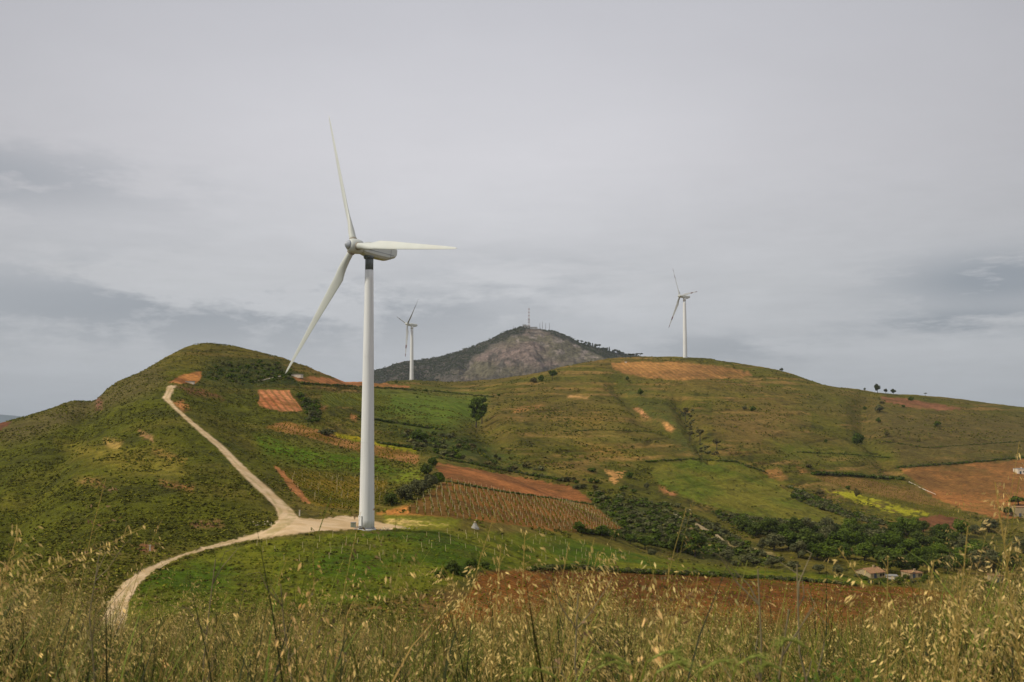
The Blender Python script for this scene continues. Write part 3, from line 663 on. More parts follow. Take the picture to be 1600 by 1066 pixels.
# isolated trees : px, base py, height px, width px, kind, palette, label
TREES=[
(744,668,48,24,'tall',DG,'tall dark tree, left and larger of the pair in the gully right of the tower','tree'),
(753,662,46,20,'tall',DG,'slimmer dark tree right behind the tall one in the gully','tree'),
(1340,696,25,25,'bush',DG,'large dark round bush alone on the right slope','bush'),
(1371,615,15,13,'tree',PN,'largest tree on the right skyline, above the red strip','tree'),
(1384,615,8,8,'tree',PN,'small skyline tree directly right of the largest skyline tree','tree'),
(1396,617,9,11,'tree',PN,'wider twin crowned tree third from left on the right skyline','tree'),
(1351,611,5,5,'tree',PN,'tiny tree on the skyline left of the red strip','tree'),
(1423,627,10,11,'bush',DG,'dark bush at the upper edge of the red strip','bush'),
(1446,618,5,6,'umbrella',PN,'tiny flat topped tree on the knoll of the right skyline','tree'),
(1221,581,6,8,'tree',PN,'small lone tree on the right shoulder of the turbine hill','tree'),
(1177,643,12,12,'bush',DG,'dark round bush in the middle of the upper right slope','bush'),
(1164,641,9,9,'bush',GG,'paler small bush left of the dark round bush on the upper slope','bush'),
(1120,704,20,16,'thin',BR,'brown crowned tree with bare trunk, lowest of the three in the gully','tree'),
(1094,690,22,15,'thin',BR,'thin grey brown tree, middle one of the three in the gully','tree'),
(1078,689,17,13,'thin',BR,'short brown tree, leftmost of the three in the gully','tree'),
(1071,658,22,12,'thin',BR,'bare reddish thicket tree higher up the gully','tree'),
(833,599,14,15,'bush',BR,'brownish bush, left of the three at the hill crest before the mountain','bush'),
(845,596,12,14,'bush',DG,'low dark bush, middle one at the hill crest before the mountain','bush'),
(863,592,15,17,'tree',DG,'dark green tree, rightmost at the hill crest by the mountain','tree'),
(980,594,8,7,'bush',DG,'small dark bush under the left end of the hilltop field','bush'),
(1000,618,13,12,'bush',DG,'lone dark bush below the hilltop orange field','bush'),
(1465,666,11,14,'bush',DG,'dark bush alone right of the gully below the red strip','bush'),
(1373,661,10,10,'bush',DG,'small dark bush in the upper right gully, lower of two','bush'),
(1373,644,14,18,'bush',GG,'wide grey brown bush in the upper right gully, upper of two','bush'),
(1412,637,6,7,'bush',DG,'small bush just under the red strip','bush'),
(1378,631,6,8,'bush',BR,'little brown bush touching the left end of the red strip','bush'),
(1351,640,7,7,'bush',DG,'small green bush left of the wide grey brown one','bush'),
(1386,681,8,12,'bush',BR,'low brown bush right of the large dark round bush','bush'),
(1339,777,16,13,'bush',BR,'dark brown bush at the left end of the yellow flowers','bush'),
(1325,765,9,9,'bush',DG,'small dark bush above the yellow flowers','bush'),
(1280,774,12,17,'bush',BR,'grey brown bush left of the yellow flowers','bush'),
(1240,780,12,14,'bush',DG,'dark bush at the edge of the round pasture','bush'),
(1264,731,8,15,'bush',BR,'flat brown bush above the left end of the clipped hedge','bush'),
(1290,692,8,6,'bush',DG,'tiny upright bush left of the large dark round bush','bush'),
(655,692,26,38,'bush',DG,'broad dark bush behind the brown vine strip','bush'),
(510,680,14,34,'bush',GG,'low wide bush above the brown vine strip, left of the tower','bush'),
(486,652,16,14,'bush',GG,'grey bush beside the orange plot with pale rows','bush'),
(470,622,11,18,'bush',DG,'dark bush at the upper right corner of the orange plot','bush'),
(620,599,6,6,'bush',DG,'tiny bush on the ridge left of the turbine by the mountain','bush'),
(665,612,6,10,'bush',DG,'small bush below the turbine before the mountain','bush'),
(779,619,6,7,'bush',DG,'tiny dark bush above the tall gully pair','bush'),
(652,622,5,5,'bush',DG,'tiny bush on the green slope behind the tower','bush'),
(735,700,10,14,'bush',BR,'small brown bush at the foot of the gully pair','bush'),
(1086,871,38,42,'tree',DG,'big dark rounded tree alone in front of the valley scrub','tree'),
(1058,864,30,34,'tree',MG,'lighter tree touching the left side of the big rounded tree','tree'),
(1591,790,16,34,'tree',DG,'dark tree on the right edge, above the stone house','tree'),
(1572,806,14,24,'tree',DG,'low dark tree left of the stone house','tree'),
(1010,764,12,12,'bush',GG,'grey bush above the valley, left of the round pasture','bush'),
(925,738,10,18,'bush',DG,'dark bush left of the tan earth bank','bush'),
(985,748,14,14,'bush',DG,'dark bush right of the tan earth bank','bush'),
(396,560,0,0,'','','',''),
]
for px,py,h,w,k,cc,lb,ct in TREES:
    if not k:continue
    p=at(px,py);d=p[1]
    w0={'bush':1.15,'tree':.95,'umbrella':.95,'tall':.5,'thin':.8}[k]
    plant('tree' if ct=='tree' else 'bush',lb,ct,(p[0],p[1],p[2]-.1),h*pxm(d),k,cc,w/(h*w0),n=1800 if h>20 else 500)
# hedge bushes beside the tower
HB=[(612,790,26,30,MG,'leftmost'),(634,782,32,34,GG,'second'),(655,774,34,34,GG,'third'),(672,762,30,28,GG,'fourth'),(684,757,26,24,DG,'darkest'),(668,742,24,24,MG,'small green one'),(676,728,20,18,DG,'topmost dark')]
for px,py,h,w,cc,wd in HB:
    p=at(px,py);plant('bush','%s of the large grey green bushes between the tower and the orange strip'%wd,'bush',(p[0],p[1],p[2]-.2),h*pxm(p[1]),'bush',cc,w/(h*1.1),n=2000,group='bushes right of the big tower')
for px,py,h,w,cc,wd in [(688,905,22,26,DG,'leftmost'),(705,896,26,28,MG,'second'),(722,900,24,26,DG,'third'),(738,890,24,24,DG,'rightmost'),(756,888,14,24,MG,'lowest and smallest'),(1018,868,14,20,GG,'greyish')]:
    p=at(px,py);plant('bush','%s of the shrubs along the lower edge of the bright meadow'%wd,'bush',(p[0],p[1],p[2]-.2),h*pxm(p[1]),'bush',cc,w/(h*1.1),n=1500,group='shrubs below the meadow')
for i,(px,py,h,cc) in enumerate([(1352,907,10,DG),(1383,911,11,MG),(1404,911,13,DG),(1417,906,12,MG),(1448,908,13,DG),(1462,906,11,MG),(1545,916,12,DG),(1580,916,13,MG),(1340,902,9,GG),(1360,912,9,GG),(1372,913,10,MG),(1390,914,8,DG),(1428,911,9,GG),(1440,911,8,MG),(1556,918,9,GG),(1570,918,10,MG)]):
    p=at(px,py);plant('bush','low shrub among the ruined stone houses below the valley grove','bush',(p[0],p[1],p[2]-.2),h*pxm(p[1]),'bush',cc,1.2,n=900,group='shrubs around the ruined houses')
# valley trees
VT=[]
for px in range(1160,1560,16):VT.append((px+rng.uniform(-8,8),838+rng.uniform(-7,7),22+rng.uniform(-8,14),0))
for px in range(1195,1520,17):VT.append((px+rng.uniform(-6,6),856+(px-1200)*.03+rng.uniform(-5,5),32+rng.uniform(-12,14),1))
for px in range(1250,1560,24):VT.append((px+rng.uniform(-6,6),873+(px-1250)*.05+rng.uniform(-4,4),36+rng.uniform(-6,8),1))
for px in range(1385,1600,24):VT.append((px+rng.uniform(-6,6),893+rng.uniform(-4,4),34+rng.uniform(-6,8),2))
for px in (1600,1630,1660):VT.append((px,865,34,1))
for px,py,h,r in VT:
    p=at(px,py)
    plant('valley_tree',['green tree in the upper row of the valley grove','leafy green tree in the thick middle of the valley grove','dark tree of the valley grove behind the ruined stone houses'][r],'tree',(p[0],p[1],p[2]-.3),h*pxm(p[1])*.95,'grove',[MG,BRT,DG,GG,MG][int(rng.integers(0,5))],rng.uniform(.9,1.4),n=2200,group='trees of the valley grove, row %s'%['above','in the middle','below'][r])
OL=[(905,832),(940,838),(962,845),(985,850),(1008,858),(1135,878),(1165,884),(1205,888),(1240,893),(1280,897),(1310,900)]
for px,py in OL:
    p=at(px,py);plant('olive_tree','low grey green tree in the line along the lower meadow','tree',(p[0],p[1],p[2]-.2),rng.uniform(16,22)*pxm(p[1]),'tree',GG if px>1100 else DG,1.4,n=1200,group='low trees along the lower meadow')
# pines on the mountain skyline and on the ridge
for i,px in enumerate([902,908,914,919,925,930,936,941,946,951,957,961,966,972]):
    p=mground(px);k=['tree','umbrella','tree','grove','cypress'][i%5]
    plant('pine_tree','dark pine standing on the right skyline of the mountain','pine tree',(p[0],p[1]-6,p[2]-5),rng.uniform(5.5,9)*pxm(p[1]),k,PN,1.1,n=160,group='pines on the mountain skyline')
for i,px in enumerate([985,990,995,1001]):
    p=at(px,557.5);p[2]=zfun(p[0],p[1]);plant('pine_tree','flat crowned pine in the small row on the ridge left of the far right turbine','pine tree',(p[0],p[1],p[2]-.8),rng.uniform(6,7.5)*pxm(p[1]),'umbrella',PN,1.2,n=200,group='flat crowned pines on the ridge')
# forest cover on the mountain (one mass)
def scatter(tV,tF,tC,P,s,rz,tint=None):
    n=len(P);k=len(tV);c,sn=np.cos(rz),np.sin(rz)
    x=tV[None,:,0]*c[:,None]-tV[None,:,1]*sn[:,None];y=tV[None,:,0]*sn[:,None]+tV[None,:,1]*c[:,None];z=np.broadcast_to(tV[None,:,2],x.shape)
    s=np.asarray(s,float)
    if s.ndim==1:s=np.stack([s,s,s],1)
    V=np.stack([x*s[:,0:1],y*s[:,1:2],z*s[:,2:3]],2)+P[:,None,:]
    F=(tF[None]+np.arange(n)[:,None,None]*k).reshape(-1,tF.shape[1])
    Cc=np.broadcast_to(tC[None],(n,k,3))
    if tint is not None:Cc=Cc*tint[:,None,:]
    return V.reshape(-1,3),F,Cc.reshape(-1,3)
def stuff(name,label,parts,mat):
    Vs=[];Fs=[];Cs=[];o=0
    for V,F,c in parts:Vs.append(V);Fs.append(F+o);Cs.append(c);o+=len(V)
    return tagp(obj(name,mesh(name,np.concatenate(Vs),np.concatenate(Fs),np.concatenate(Cs)),mat),label,None,None,'stuff')
fs=np.flatnonzero((fw>.8)&(mpx>560)&(mpx<1080)&(Y.ravel()<3150))
fs=rng.choice(fs,9000)
tv,tf,tc_=crown([(0,0,.4,.4)],14,.3,3,*PN,shell=.6)
P=vm[fs]+np.stack([rng.normal(size=9000)*3,rng.normal(size=9000)*3,np.zeros(9000)-1],1)
stuff('mountain_forest','dark pine woods covering the flanks of the mountain',[scatter(tv,tf,tc_,P,rng.uniform(2.5,4.8,9000),rng.uniform(0,6,9000),rng.uniform(.7,1.3,(9000,1))*np.ones(3))],stuffmat)
# ---- ground scatter
def tuft(seed,n=7,sp=.5,c1=None,c2=None):
    rs=np.random.default_rng(seed);V=[];F=[];c=[]
    for i in range(n):
        a=rs.uniform(0,6.28);r=rs.uniform(0,sp);p=np.array([math.cos(a)*r,math.sin(a)*r,rs.uniform(.1,.45)])
        d=np.array([math.cos(a),math.sin(a),1.2]);v,ff,cc=None,None,None
        v,_=cards(p[None],d[None],.28,1,.4,rs);V.append(v);F.append(np.arange(4)+4*i);t=rs.random();c.append(np.tile(c1*(1-t)+c2*t,(4,1)))
    return np.concatenate(V),np.array(F),np.concatenate(c)
tf1=[tuft(i,8,.5,np.array(R(74,80,30)),np.array(R(120,114,50))) for i in range(3)]
tf2=[tuft(i+9,8,.5,np.array(R(56,60,24)),np.array(R(92,88,40))) for i in range(3)]
def rand_ground(n,px0,px1,d0,d1):
    u=(rng.uniform(px0,px1,n)-800)/f;Yr=np.exp(rng.uniform(math.log(d0),math.log(d1),n))
    Xr=u*Yr;Zr=zfun(Xr,Yr);a,b=proj(Xr,Yr,Zr);return Xr,Yr,Zr,a,b
def infields(a,b,names=None):
    m=np.zeros(len(a),bool)
    for x in FIELDS:
        if names is None or x[0] in names:m|=pdist(a,b,x[2])>0
    return m|(pdist(a,b,ROAD)>-2)
def tufts(n,px0,px1,d0,d1,thr,tpl,s0,s1,seed):
    Xr,Yr,Zr,a,b=rand_ground(n,px0,px1,d0,d1)
    ok=vis(Xr,Yr,Zr)&~infields(a,b,('ploughed_field','vineyard_field','path'))&(fbm(Xr*.05,Yr*.05,seed,4,.6)+rng.normal(size=n)*.12>thr)
    ok&=~((np.abs(a-640)<90)&(np.abs(b-815)<13))
    mf=infields(a,b,('meadow',))
    ok&=(mf&(rng.random(n)<.8)) if seed==103 else ~(mf&(rng.random(n)<.9))
    ok&=(a+rng.normal(size=n)*25<px1-40)&(a-rng.normal(size=n)*25>px0+40)&(Yr*(1+rng.normal(size=n)*.06)>d0*1.12)
    out=[];I=np.flatnonzero(ok)
    for k,t in enumerate(tpl):
        J=I[k::len(tpl)];s=rng.uniform(s0,s1,len(J))*(1+Yr[J]/1500)
        out.append(scatter(*t,np.stack([Xr[J],Yr[J],Zr[J]],1),np.stack([s,s,s*.75],1),rng.uniform(0,6.28,len(J)),rng.uniform(.7,1.3,(len(J),1))*np.array([1,1,1.])))
    return out
stuff('hillside_tufts','low tufts and scrub dotted over the left hill',tufts(64000,-190,700,110,600,-.2,tf1+tf2,.3,.85,101),stuffmat)
stuff('hillside_tufts','low tufts and scrub dotted over the right hillsides',tufts(66000,520,1790,220,1000,.08,tf2+tf1,.4,1.2,102),stuffmat)
stuff('meadow_grass','short lush grass of the meadow in front of the turbine',tufts(20000,150,1300,100,232,-.3,[tuft(i+30,8,.5,np.array(R(58,72,24)),np.array(R(108,112,44))) for i in range(3)],.22,.5,103),stuffmat)
# dense scrub in the gullies
bu=[crown(lobes_ball(i,0,.4,.3,.15,6,.28),70,.13,i,*cc) for i,cc in enumerate([DG,GG,GG,MG,BR])]
def scrubin(name,label,polys,n,s0,s1,pal=bu,kind='stuff'):
    parts=[]
    for poly in polys:
        P=np.array(poly);a=rng.uniform(P[:,0].min(),P[:,0].max(),n*3);b=rng.uniform(P[:,1].min(),P[:,1].max(),n*3)
        ok=pdist(a,b,poly)>0;a=a[ok][:n];b=b[ok][:n]
        G=grounds(a,b)
        for k in range(len(pal)):
            J=np.arange(k,len(G),len(pal))
            if len(J)==0:continue
            s=rng.uniform(s0,s1,len(J));parts.append(scatter(*pal[k],G[J]-[0,0,.2],np.stack([s*1.3,s*1.3,s],1),rng.uniform(0,6.28,len(J)),rng.uniform(.75,1.25,(len(J),1))*np.ones(3)))
    return stuff(name,label,parts,stuffmat)
scrubin('valley_scrub','tangled grey green scrub filling the valley gully',[[(905,770),(960,775),(1060,790),(1140,835),(1230,880),(1150,885),(1090,862),(1010,850),(920,828),(985,832)],[(1110,800),(1190,812),(1330,822),(1420,832),(1400,845),(1240,845),(1150,830)],[(1230,760),(1330,800),(1410,825),(1340,815),(1250,785)]],520,1.1,2.9,[bu[1],bu[2],bu[3],bu[1],bu[0]])
scrubin('gully_scrub','dark scrub lining the gully behind the big tower',[[(690,672),(740,690),(790,722),(870,742),(950,756),(1010,776),(900,770),(880,752),(760,730),(690,712),(640,700),(600,672)],],170,1.5,3.6)
scrubin('gully_scrub','sparse brown scrub in the gully under the hilltop field',[[(1055,640),(1085,640),(1100,690),(1130,716),(1090,705)]],60,1.0,2.6,[bu[1],bu[4],bu[1]])
scrubin('hilltop_scrub','dark low scrub on the right flank of the left hilltop',[[(340,570),(400,563),(450,572),(465,592),(380,602),(320,592)],[(470,620),(500,630),(500,660),(480,660)]],110,1.2,2.6,[bu[0],bu[2],bu[0]])
# hedges: each a thing
HED=[([(1270,742),(1330,744),(1385,749),(1412,750)],9,'clipped dark green hedge above the brown vineyard on the right',2.6),
([(470,600),(540,604),(620,608),(690,613),(770,621)],4,'long thin dark hedge across the green slope behind the tower',1.6),
([(682,716),(740,726),(800,738),(880,752)],5,'dark hedge along the upper edge of the orange strip',1.5),
([(692,752),(780,768),(860,779),(926,789)],3.5,'low hedge between the orange strip and the staked vineyard',.9),
([(825,892),(900,889),(1000,896),(1100,900),(1250,908),(1335,915)],9,'long low green hedge along the far edge of the red brown field',1.5),
([(905,832),(960,838),(1040,856),(1090,868)],9,'ragged dark hedge below the staked vineyard',2.0),
([(1010,722),(1080,718),(1150,722),(1200,740)],3,'brownish bank of bushes along the top of the round pasture',1.2),
([(1402,731),(1480,726),(1600,716)],4,'dark hedge along the top of the large orange field',1.6),
([(1245,707),(1320,710),(1390,716)],3,'thin terrace hedge under the large round bush',1.2),
([(590,693),(640,700),(660,706)],5,'short green hedge above the right end of the brown vine strip',1.6),
([(560,652),(620,662),(690,672)],4,'thin scrubby hedge line behind the tower',1.6),
([(880,675),(940,672),(1030,676)],2.5,'faint bushy terrace line across the middle hill',.9),
([(1380,690),(1450,700),(1540,694),(1600,690)],3,'faint bushy terrace line across the far right slope',1.0)]
for pl,hp,lb,hm in HED:
    pts=[];
    for (x0,y0),(x1,y1) in zip(pl[:-1],pl[1:]):
        n=max(3,int(abs(x1-x0)/2.2));t=(np.arange(n)+.5)/n
        for q in t:pts.append((x0+(x1-x0)*q,y0+(y1-y0)*q+rng.uniform(-.6,.6)))
    G=np.array(pts);G=grounds(G[:,0],G[:,1]);pr=[];o=G[len(G)//2].copy()
    for k in range(3):
        J=np.arange(k,len(G),3);s=hm*rng.uniform(.6,1.3,len(J));pr.append(scatter(*bu[[0,3,2][k]],G[J]-o-[0,0,.15],np.stack([s*1.5,s*1.5,s],1),rng.uniform(0,6.28,len(J)),rng.uniform(.7,1.2,(len(J),1))*np.ones(3)))
    ob=stuff('hedge',lb,pr,stuffmat);del ob['kind'];ob['category']='hedge';ob.location=o
print('veg',time.time()-T0)
# ---------------------------------------------------------------- vineyard stakes and vines
stm=plain('stake_wood',R(190,172,128),.8,.2,2)
mb=MB();mb.tube([(0,0,-.2),(.01,0,.6),(.02,.01,1.2)],[.045,.04,.035],5);stakeM=mb.mesh('vineyard_stake')
SG=[]
def gridpts(poly,ang,sx,sy,jit):
    G=[at(x,y) for x,y in poly];G=np.array(G);c,s=math.cos(ang),math.sin(ang)
    a=G[:,0]*c+G[:,1]*s;b=-G[:,0]*s+G[:,1]*c
    A,B=np.meshgrid(np.arange(a.min(),a.max(),sx),np.arange(b.min(),b.max(),sy));A=A.ravel()+rng.normal(size=A.size)*jit*.4;B=B.ravel()+rng.normal(size=B.size)*jit
    Xr=A*c-B*s;Yr=A*s+B*c;Zr=zfun(Xr,Yr);px,py=proj(Xr,Yr,Zr)
    ok=(pdist(px,py,poly)>.3)&vis(Xr,Yr,Zr);return np.stack([Xr,Yr,Zr],1)[ok]
shelf=[(380,850),(560,836),(700,832),(860,834),(1000,868),(960,880),(820,875),(700,862),(600,880),(450,885)]
a1=gridpts(shelf,.14,2.4,5.5,.5)
a2=gridpts(FIELDS[2][2],.1,1.9,3.2,.55)
a3=gridpts(FIELDS[6][2],.6,1.9,4,.5);a3=a3[rng.random(len(a3))<.3]
a1=a1[rng.random(len(a1))<.5]
allp=np.concatenate([a1,a2]);allp=allp[np.argsort(allp[:,1])]
print('stakes',len(a1),len(a2),len(a3))
ind=allp[:300];rest=np.concatenate([allp[300:],a3])
so=None
for p in ind:
    o=bpy.data.objects.new('vineyard_stake',stakeM);COL.objects.link(o)
    if so is None:stakeM.materials.append(stm);so=o
    o.location=p;o.scale=(1,1,rng.uniform(.75,1.1));o.rotation_euler=(rng.normal()*.05,rng.normal()*.05,rng.uniform(0,6))
    tagp(o,'short pale wooden stake standing in the vineyard rows near the big turbine','stake','vineyard stakes near the big turbine')
sv=np.zeros((len(stakeM.vertices),3));tmp=np.zeros(len(stakeM.vertices)*3,dtype=np.float32);stakeM.vertices.foreach_get('co',tmp);sv=tmp.reshape(-1,3)
sf=np.array([list(p.vertices) for p in stakeM.polygons if len(p.vertices)==4])
V,F,c=scatter(sv,sf,np.tile(R(176,160,120),(len(sv),1)),rest,np.ones(len(rest)),np.zeros(len(rest)))
tagp(obj('vineyard_stakes',mesh('vineyard_stakes',V,F,c),stm),'more pale stakes farther up the vineyard rows',None,None,'stuff')
vn=[crown([(0,0,.4,.4)],10,.22,i,R(70,76,24),R(126,118,46)) for i in range(3)]
pr=[]
for poly,ang,sx in ((FIELDS[2][2],.1,1.9),(FIELDS[1][2],1.4,2.4),(FIELDS[6][2],.6,1.8),(FIELDS[8][2],1.2,2.6),(FIELDS[10][2],.5,3),(FIELDS[13][2],.95,2.6)):
    g=gridpts(poly,ang,sx,1.3,.35);g=g[rng.random(len(g))<(.75 if poly is not FIELDS[1][2] else .45)]
    s=rng.uniform(.4,.8,len(g))*(1 if poly is not FIELDS[1][2] else .8);pr.append(scatter(*vn[0],g,s,rng.uniform(0,6,len(g)),rng.uniform(.7,1.3,(len(g),1))*np.ones(3)))
stuff('vine_rows','low young vines planted in rows on the vineyard plots',pr,stuffmat)

# ---------------------------------------------------------------- buildings and small things
wall=plain('whitewash',R(208,196,176),.9,.12,.8,.1,R(170,150,120));stone=plain('rubble_stone',R(160,142,108),.95,.25,2,.1,R(130,108,84),.5);tile=plain('roof_tile',R(146,110,78),.9,.3,3,.1,R(120,98,68));darko=plain('dark_opening',(.015,.014,.012),.9,.1,1);shut=plain('shutter_wood',(.06,.08,.1),.7,.1,2);greyr=plain('grey_roof',R(136,132,124),.8,.1,1)
def house(px,py,wpx,hpx,label,rz=0,roof='flat',wm=wall,dep=5,name='house',openings=True,cat='house'):
    p=at(px,py);k=pxm(p[1]);w=wpx*k;h=hpx*k;root=empty(name,(p[0],p[1],p[2]-.2));root.rotation_euler=(0,0,rz);tagp(root,label,cat)
    rh=h*.35 if roof!='flat' else .25
    hw=h-rh
    mb=MB();mb.box((0,dep/2,hw/2-.4),(w,dep,hw+.8))
    if roof=='gable':
        mb.add([(-w/2,0,hw),(-w/2,dep,hw),(-w/2,dep/2,h),(w/2,0,hw),(w/2,dep,hw),(w/2,dep/2,h)],[(0,1,2),(3,5,4)])
    mb.build('wall',wm,root)
    mb=MB()
    if roof=='gable':
        for s in (0,1):
            y0=-.25 if s==0 else dep+.25;z0=hw-.12
            P=[(-w/2-.2,y0,z0),(w/2+.2,y0,z0),(w/2+.2,dep/2,h+.05),(-w/2-.2,dep/2,h+.05)];P+=[(a,b,c+.15) for a,b,c in P]
            mb.add(P,[(0,1,2,3),(7,6,5,4),(0,4,5,1),(1,5,6,2),(3,2,6,7),(0,3,7,4)])
        mb.build('roof',tile,root)
    else:
        mb.box((0,dep/2,hw+rh/2+.002),(w+.3,dep+.3,rh));mb.build('roof',greyr if wm is wall else tile,root)
    if openings:
        mb=MB();mb.box((-w*.18,-.02,1.0),(min(1.1,w*.2),.08,2.0));mb.build('door',shut,root)
        for xx in (.2,.36):
            mb=MB();mb.box((w*xx,-.02,min(1.6,hw*.6)),(min(.8,w*.12),.08,.8));mb.build('window',darko,root)
    if wpx>9:
        mb=MB();mb.box((w*.22,dep*.5,h+.1),(.5,.5,1.1));mb.box((w*.22,dep*.5,h+.7),(.62,.62,.12));mb.build('chimney',wm,root) if openings else None
    return root
house(1597,741,13,9,'small white walled farm building standing in the large orange field at right',0,'flat',wall,6)
house(1600,808,30,16,'small square stone house at the right edge, above the green slope',-.1,'flat',stone,6)
house(457,587.5,26,3.6,'low long white wall of a building on the shoulder of the left hill',-.05,'flat',wall,5,name='low_building',openings=False,cat='building')
house(1372,904,32,15,'ruined stone house with a terracotta tiled roof below the valley grove',.5,'gable',stone,6,name='ruined_house')
house(1394,907,17,8,'crumbling pale wall remains right of the terracotta roofed ruin',-.2,'flat',wall,3,name='ruined_wall',openings=False,cat='ruin')
house(1432,903,22,9,'low stone shed with a flat pale roof right of the ruined house',.2,'flat',stone,5,name='stone_shed',cat='shed')
house(1562,912,16,13,'small reddish stone hut half hidden by the foreground grass at right',.1,'flat',stone,4,name='stone_hut',cat='hut')
house(296,599,12,4,'small white block standing at the orange cutting beside the road end',0,'flat',wall,2,name='utility_block',openings=False,cat='block')
house(978,567,3,2.5,'tiny pale hut at the top edge of the hilltop orange field',0,'flat',wall,2,name='hut',openings=False,cat='hut')
p=at(552,824);cab=empty('electrical_cabinet',p);tagp(cab,'grey green cabinet on the pale pad just left of the big tower','cabinet')
cab.scale=(.7,.7,.7);mb=MB();mb.box((0,0,.7),(1.5,1.0,1.5));mb.build('body',plain('cabinet_paint',R(120,128,112),.5,.1,2),cab)
mb=MB();mb.box((0,0,1.5),(1.7,1.2,.12),taper=.9);mb.build('lid',greyr,cab)
mb=MB();mb.box((0,-.515,.7),(.04,.03,1.3));mb.build('door_gap',darko,cab)
# pyramid stone cairn
p=at(742,826);mb=MB();rs=np.random.default_rng(3)
mb.tube([(0,0,-.3),(0,0,.2),(0,0,.7),(0,0,1.3)],[1.15,1.0,.62,.3],7);mb.build('body',plain('cairn_stone',R(148,144,132),.9,.25,2,.1,R(110,104,100),.5),None,loc=p)
cairn=COL.objects[-1];cairn.name='stone_cairn';tagp(cairn,'small grey stone pyramid at the edge of the meadow right of the tower','cairn')
mb=MB();mb.tube([(0,0,1.25),(0,0,1.4),(.02,0,1.6),(0,0,1.75)],[.15,.3,.28,.12],7);mb.build('cap_stone',stone,cairn)
for px,py,h,lb in ((234,862,9,'white marker post leaning beside the lower dirt road'),(468,806,8,'pale marker post at the bend of the dirt road by the turbine pad')):
    p=at(px,py);hh=h*pxm(p[1]);mb=MB();mb.box((0,0,hh/2-.1),(.28,.28,hh+.2),.3,taper=.8);o=mb.build('marker_post',wall,None,loc=p);tagp(o,lb,'post')
    mb=MB();mb.box((0,0,hh+.05),(.34,.34,.1),.3);mb.build('post_cap',conc,o)
# thin pale wall / pipe on the left hill
def ribbon(name,pl,wd,hh,mat,label,cat):
    G=np.array([at(x,y) for x,y in pl]);t=np.linspace(0,len(G)-1,len(G)*6);P=np.stack([np.interp(t,range(len(G)),G[:,k]) for k in range(3)],1)
    P[:,2]=zfun(P[:,0],P[:,1])+hh*.5;mb=MB()
    rs=np.random.default_rng(len(pl))
    for i in range(len(P)-1):
        d=P[i+1]-P[i];L=math.hypot(d[0],d[1]);mb.box((P[i]+P[i+1])/2,(L+.02,wd,hh*rs.uniform(.8,1.15)+.5),math.atan2(d[1],d[0]))
    o=mb.build(name,mat);tagp(o,label,cat);return o
ribbon('stone_wall',[(398,596),(412,594.5),(425,591),(440,588)],.35,.05,wall,'thin pale retaining wall curving across the flank of the left hill','wall')
ribbon('stone_wall',[(1088,822),(1100,829),(1118,838),(1130,849)],.9,.7,stone,'short broken drystone wall running down the valley scrub','wall')
ribbon('stone_wall',[(1420,753),(1434,760),(1450,768),(1462,773)],.2,.0,wall,'thin pale line of stones along the left side of the large orange field','wall')
# rocks on the road verge, pale stones
st=[];
for (x0,y0,x1,y1,n,s) in ((395,815,425,822,20,.3),(586,824,612,829,22,.35),(1045,797,1080,815,14,.9),(600,826,660,826,20,.3)):
    for i in range(n):
        g=at(rng.uniform(x0,x1),rng.uniform(min(y0,y1),max(y0,y1)));st.append((*g,s*rng.uniform(.4,1.1)))
st=np.array(st);rv=rng.normal(size=(8,3))*.08+np.array([[-.5,-.5,0],[.5,-.5,0],[.5,.5,0],[-.5,.5,0],[-.3,-.35,.55],[.35,-.3,.5],[.3,.35,.6],[-.35,.3,.5]])
rf=np.array([(4,5,6,7),(0,1,5,4),(1,2,6,5),(2,3,7,6),(3,0,4,7)])
stuff('loose_stones','pale loose stones scattered along the road verge and turbine pad',[scatter(rv,rf,np.tile(R(196,180,146),(8,1)),st[:,:3],st[:,3],rng.uniform(0,6,len(st)),rng.uniform(.7,1.1,(len(st),1))*np.ones(3))],attrmat('pale_stone',.9,.1,.2,3))
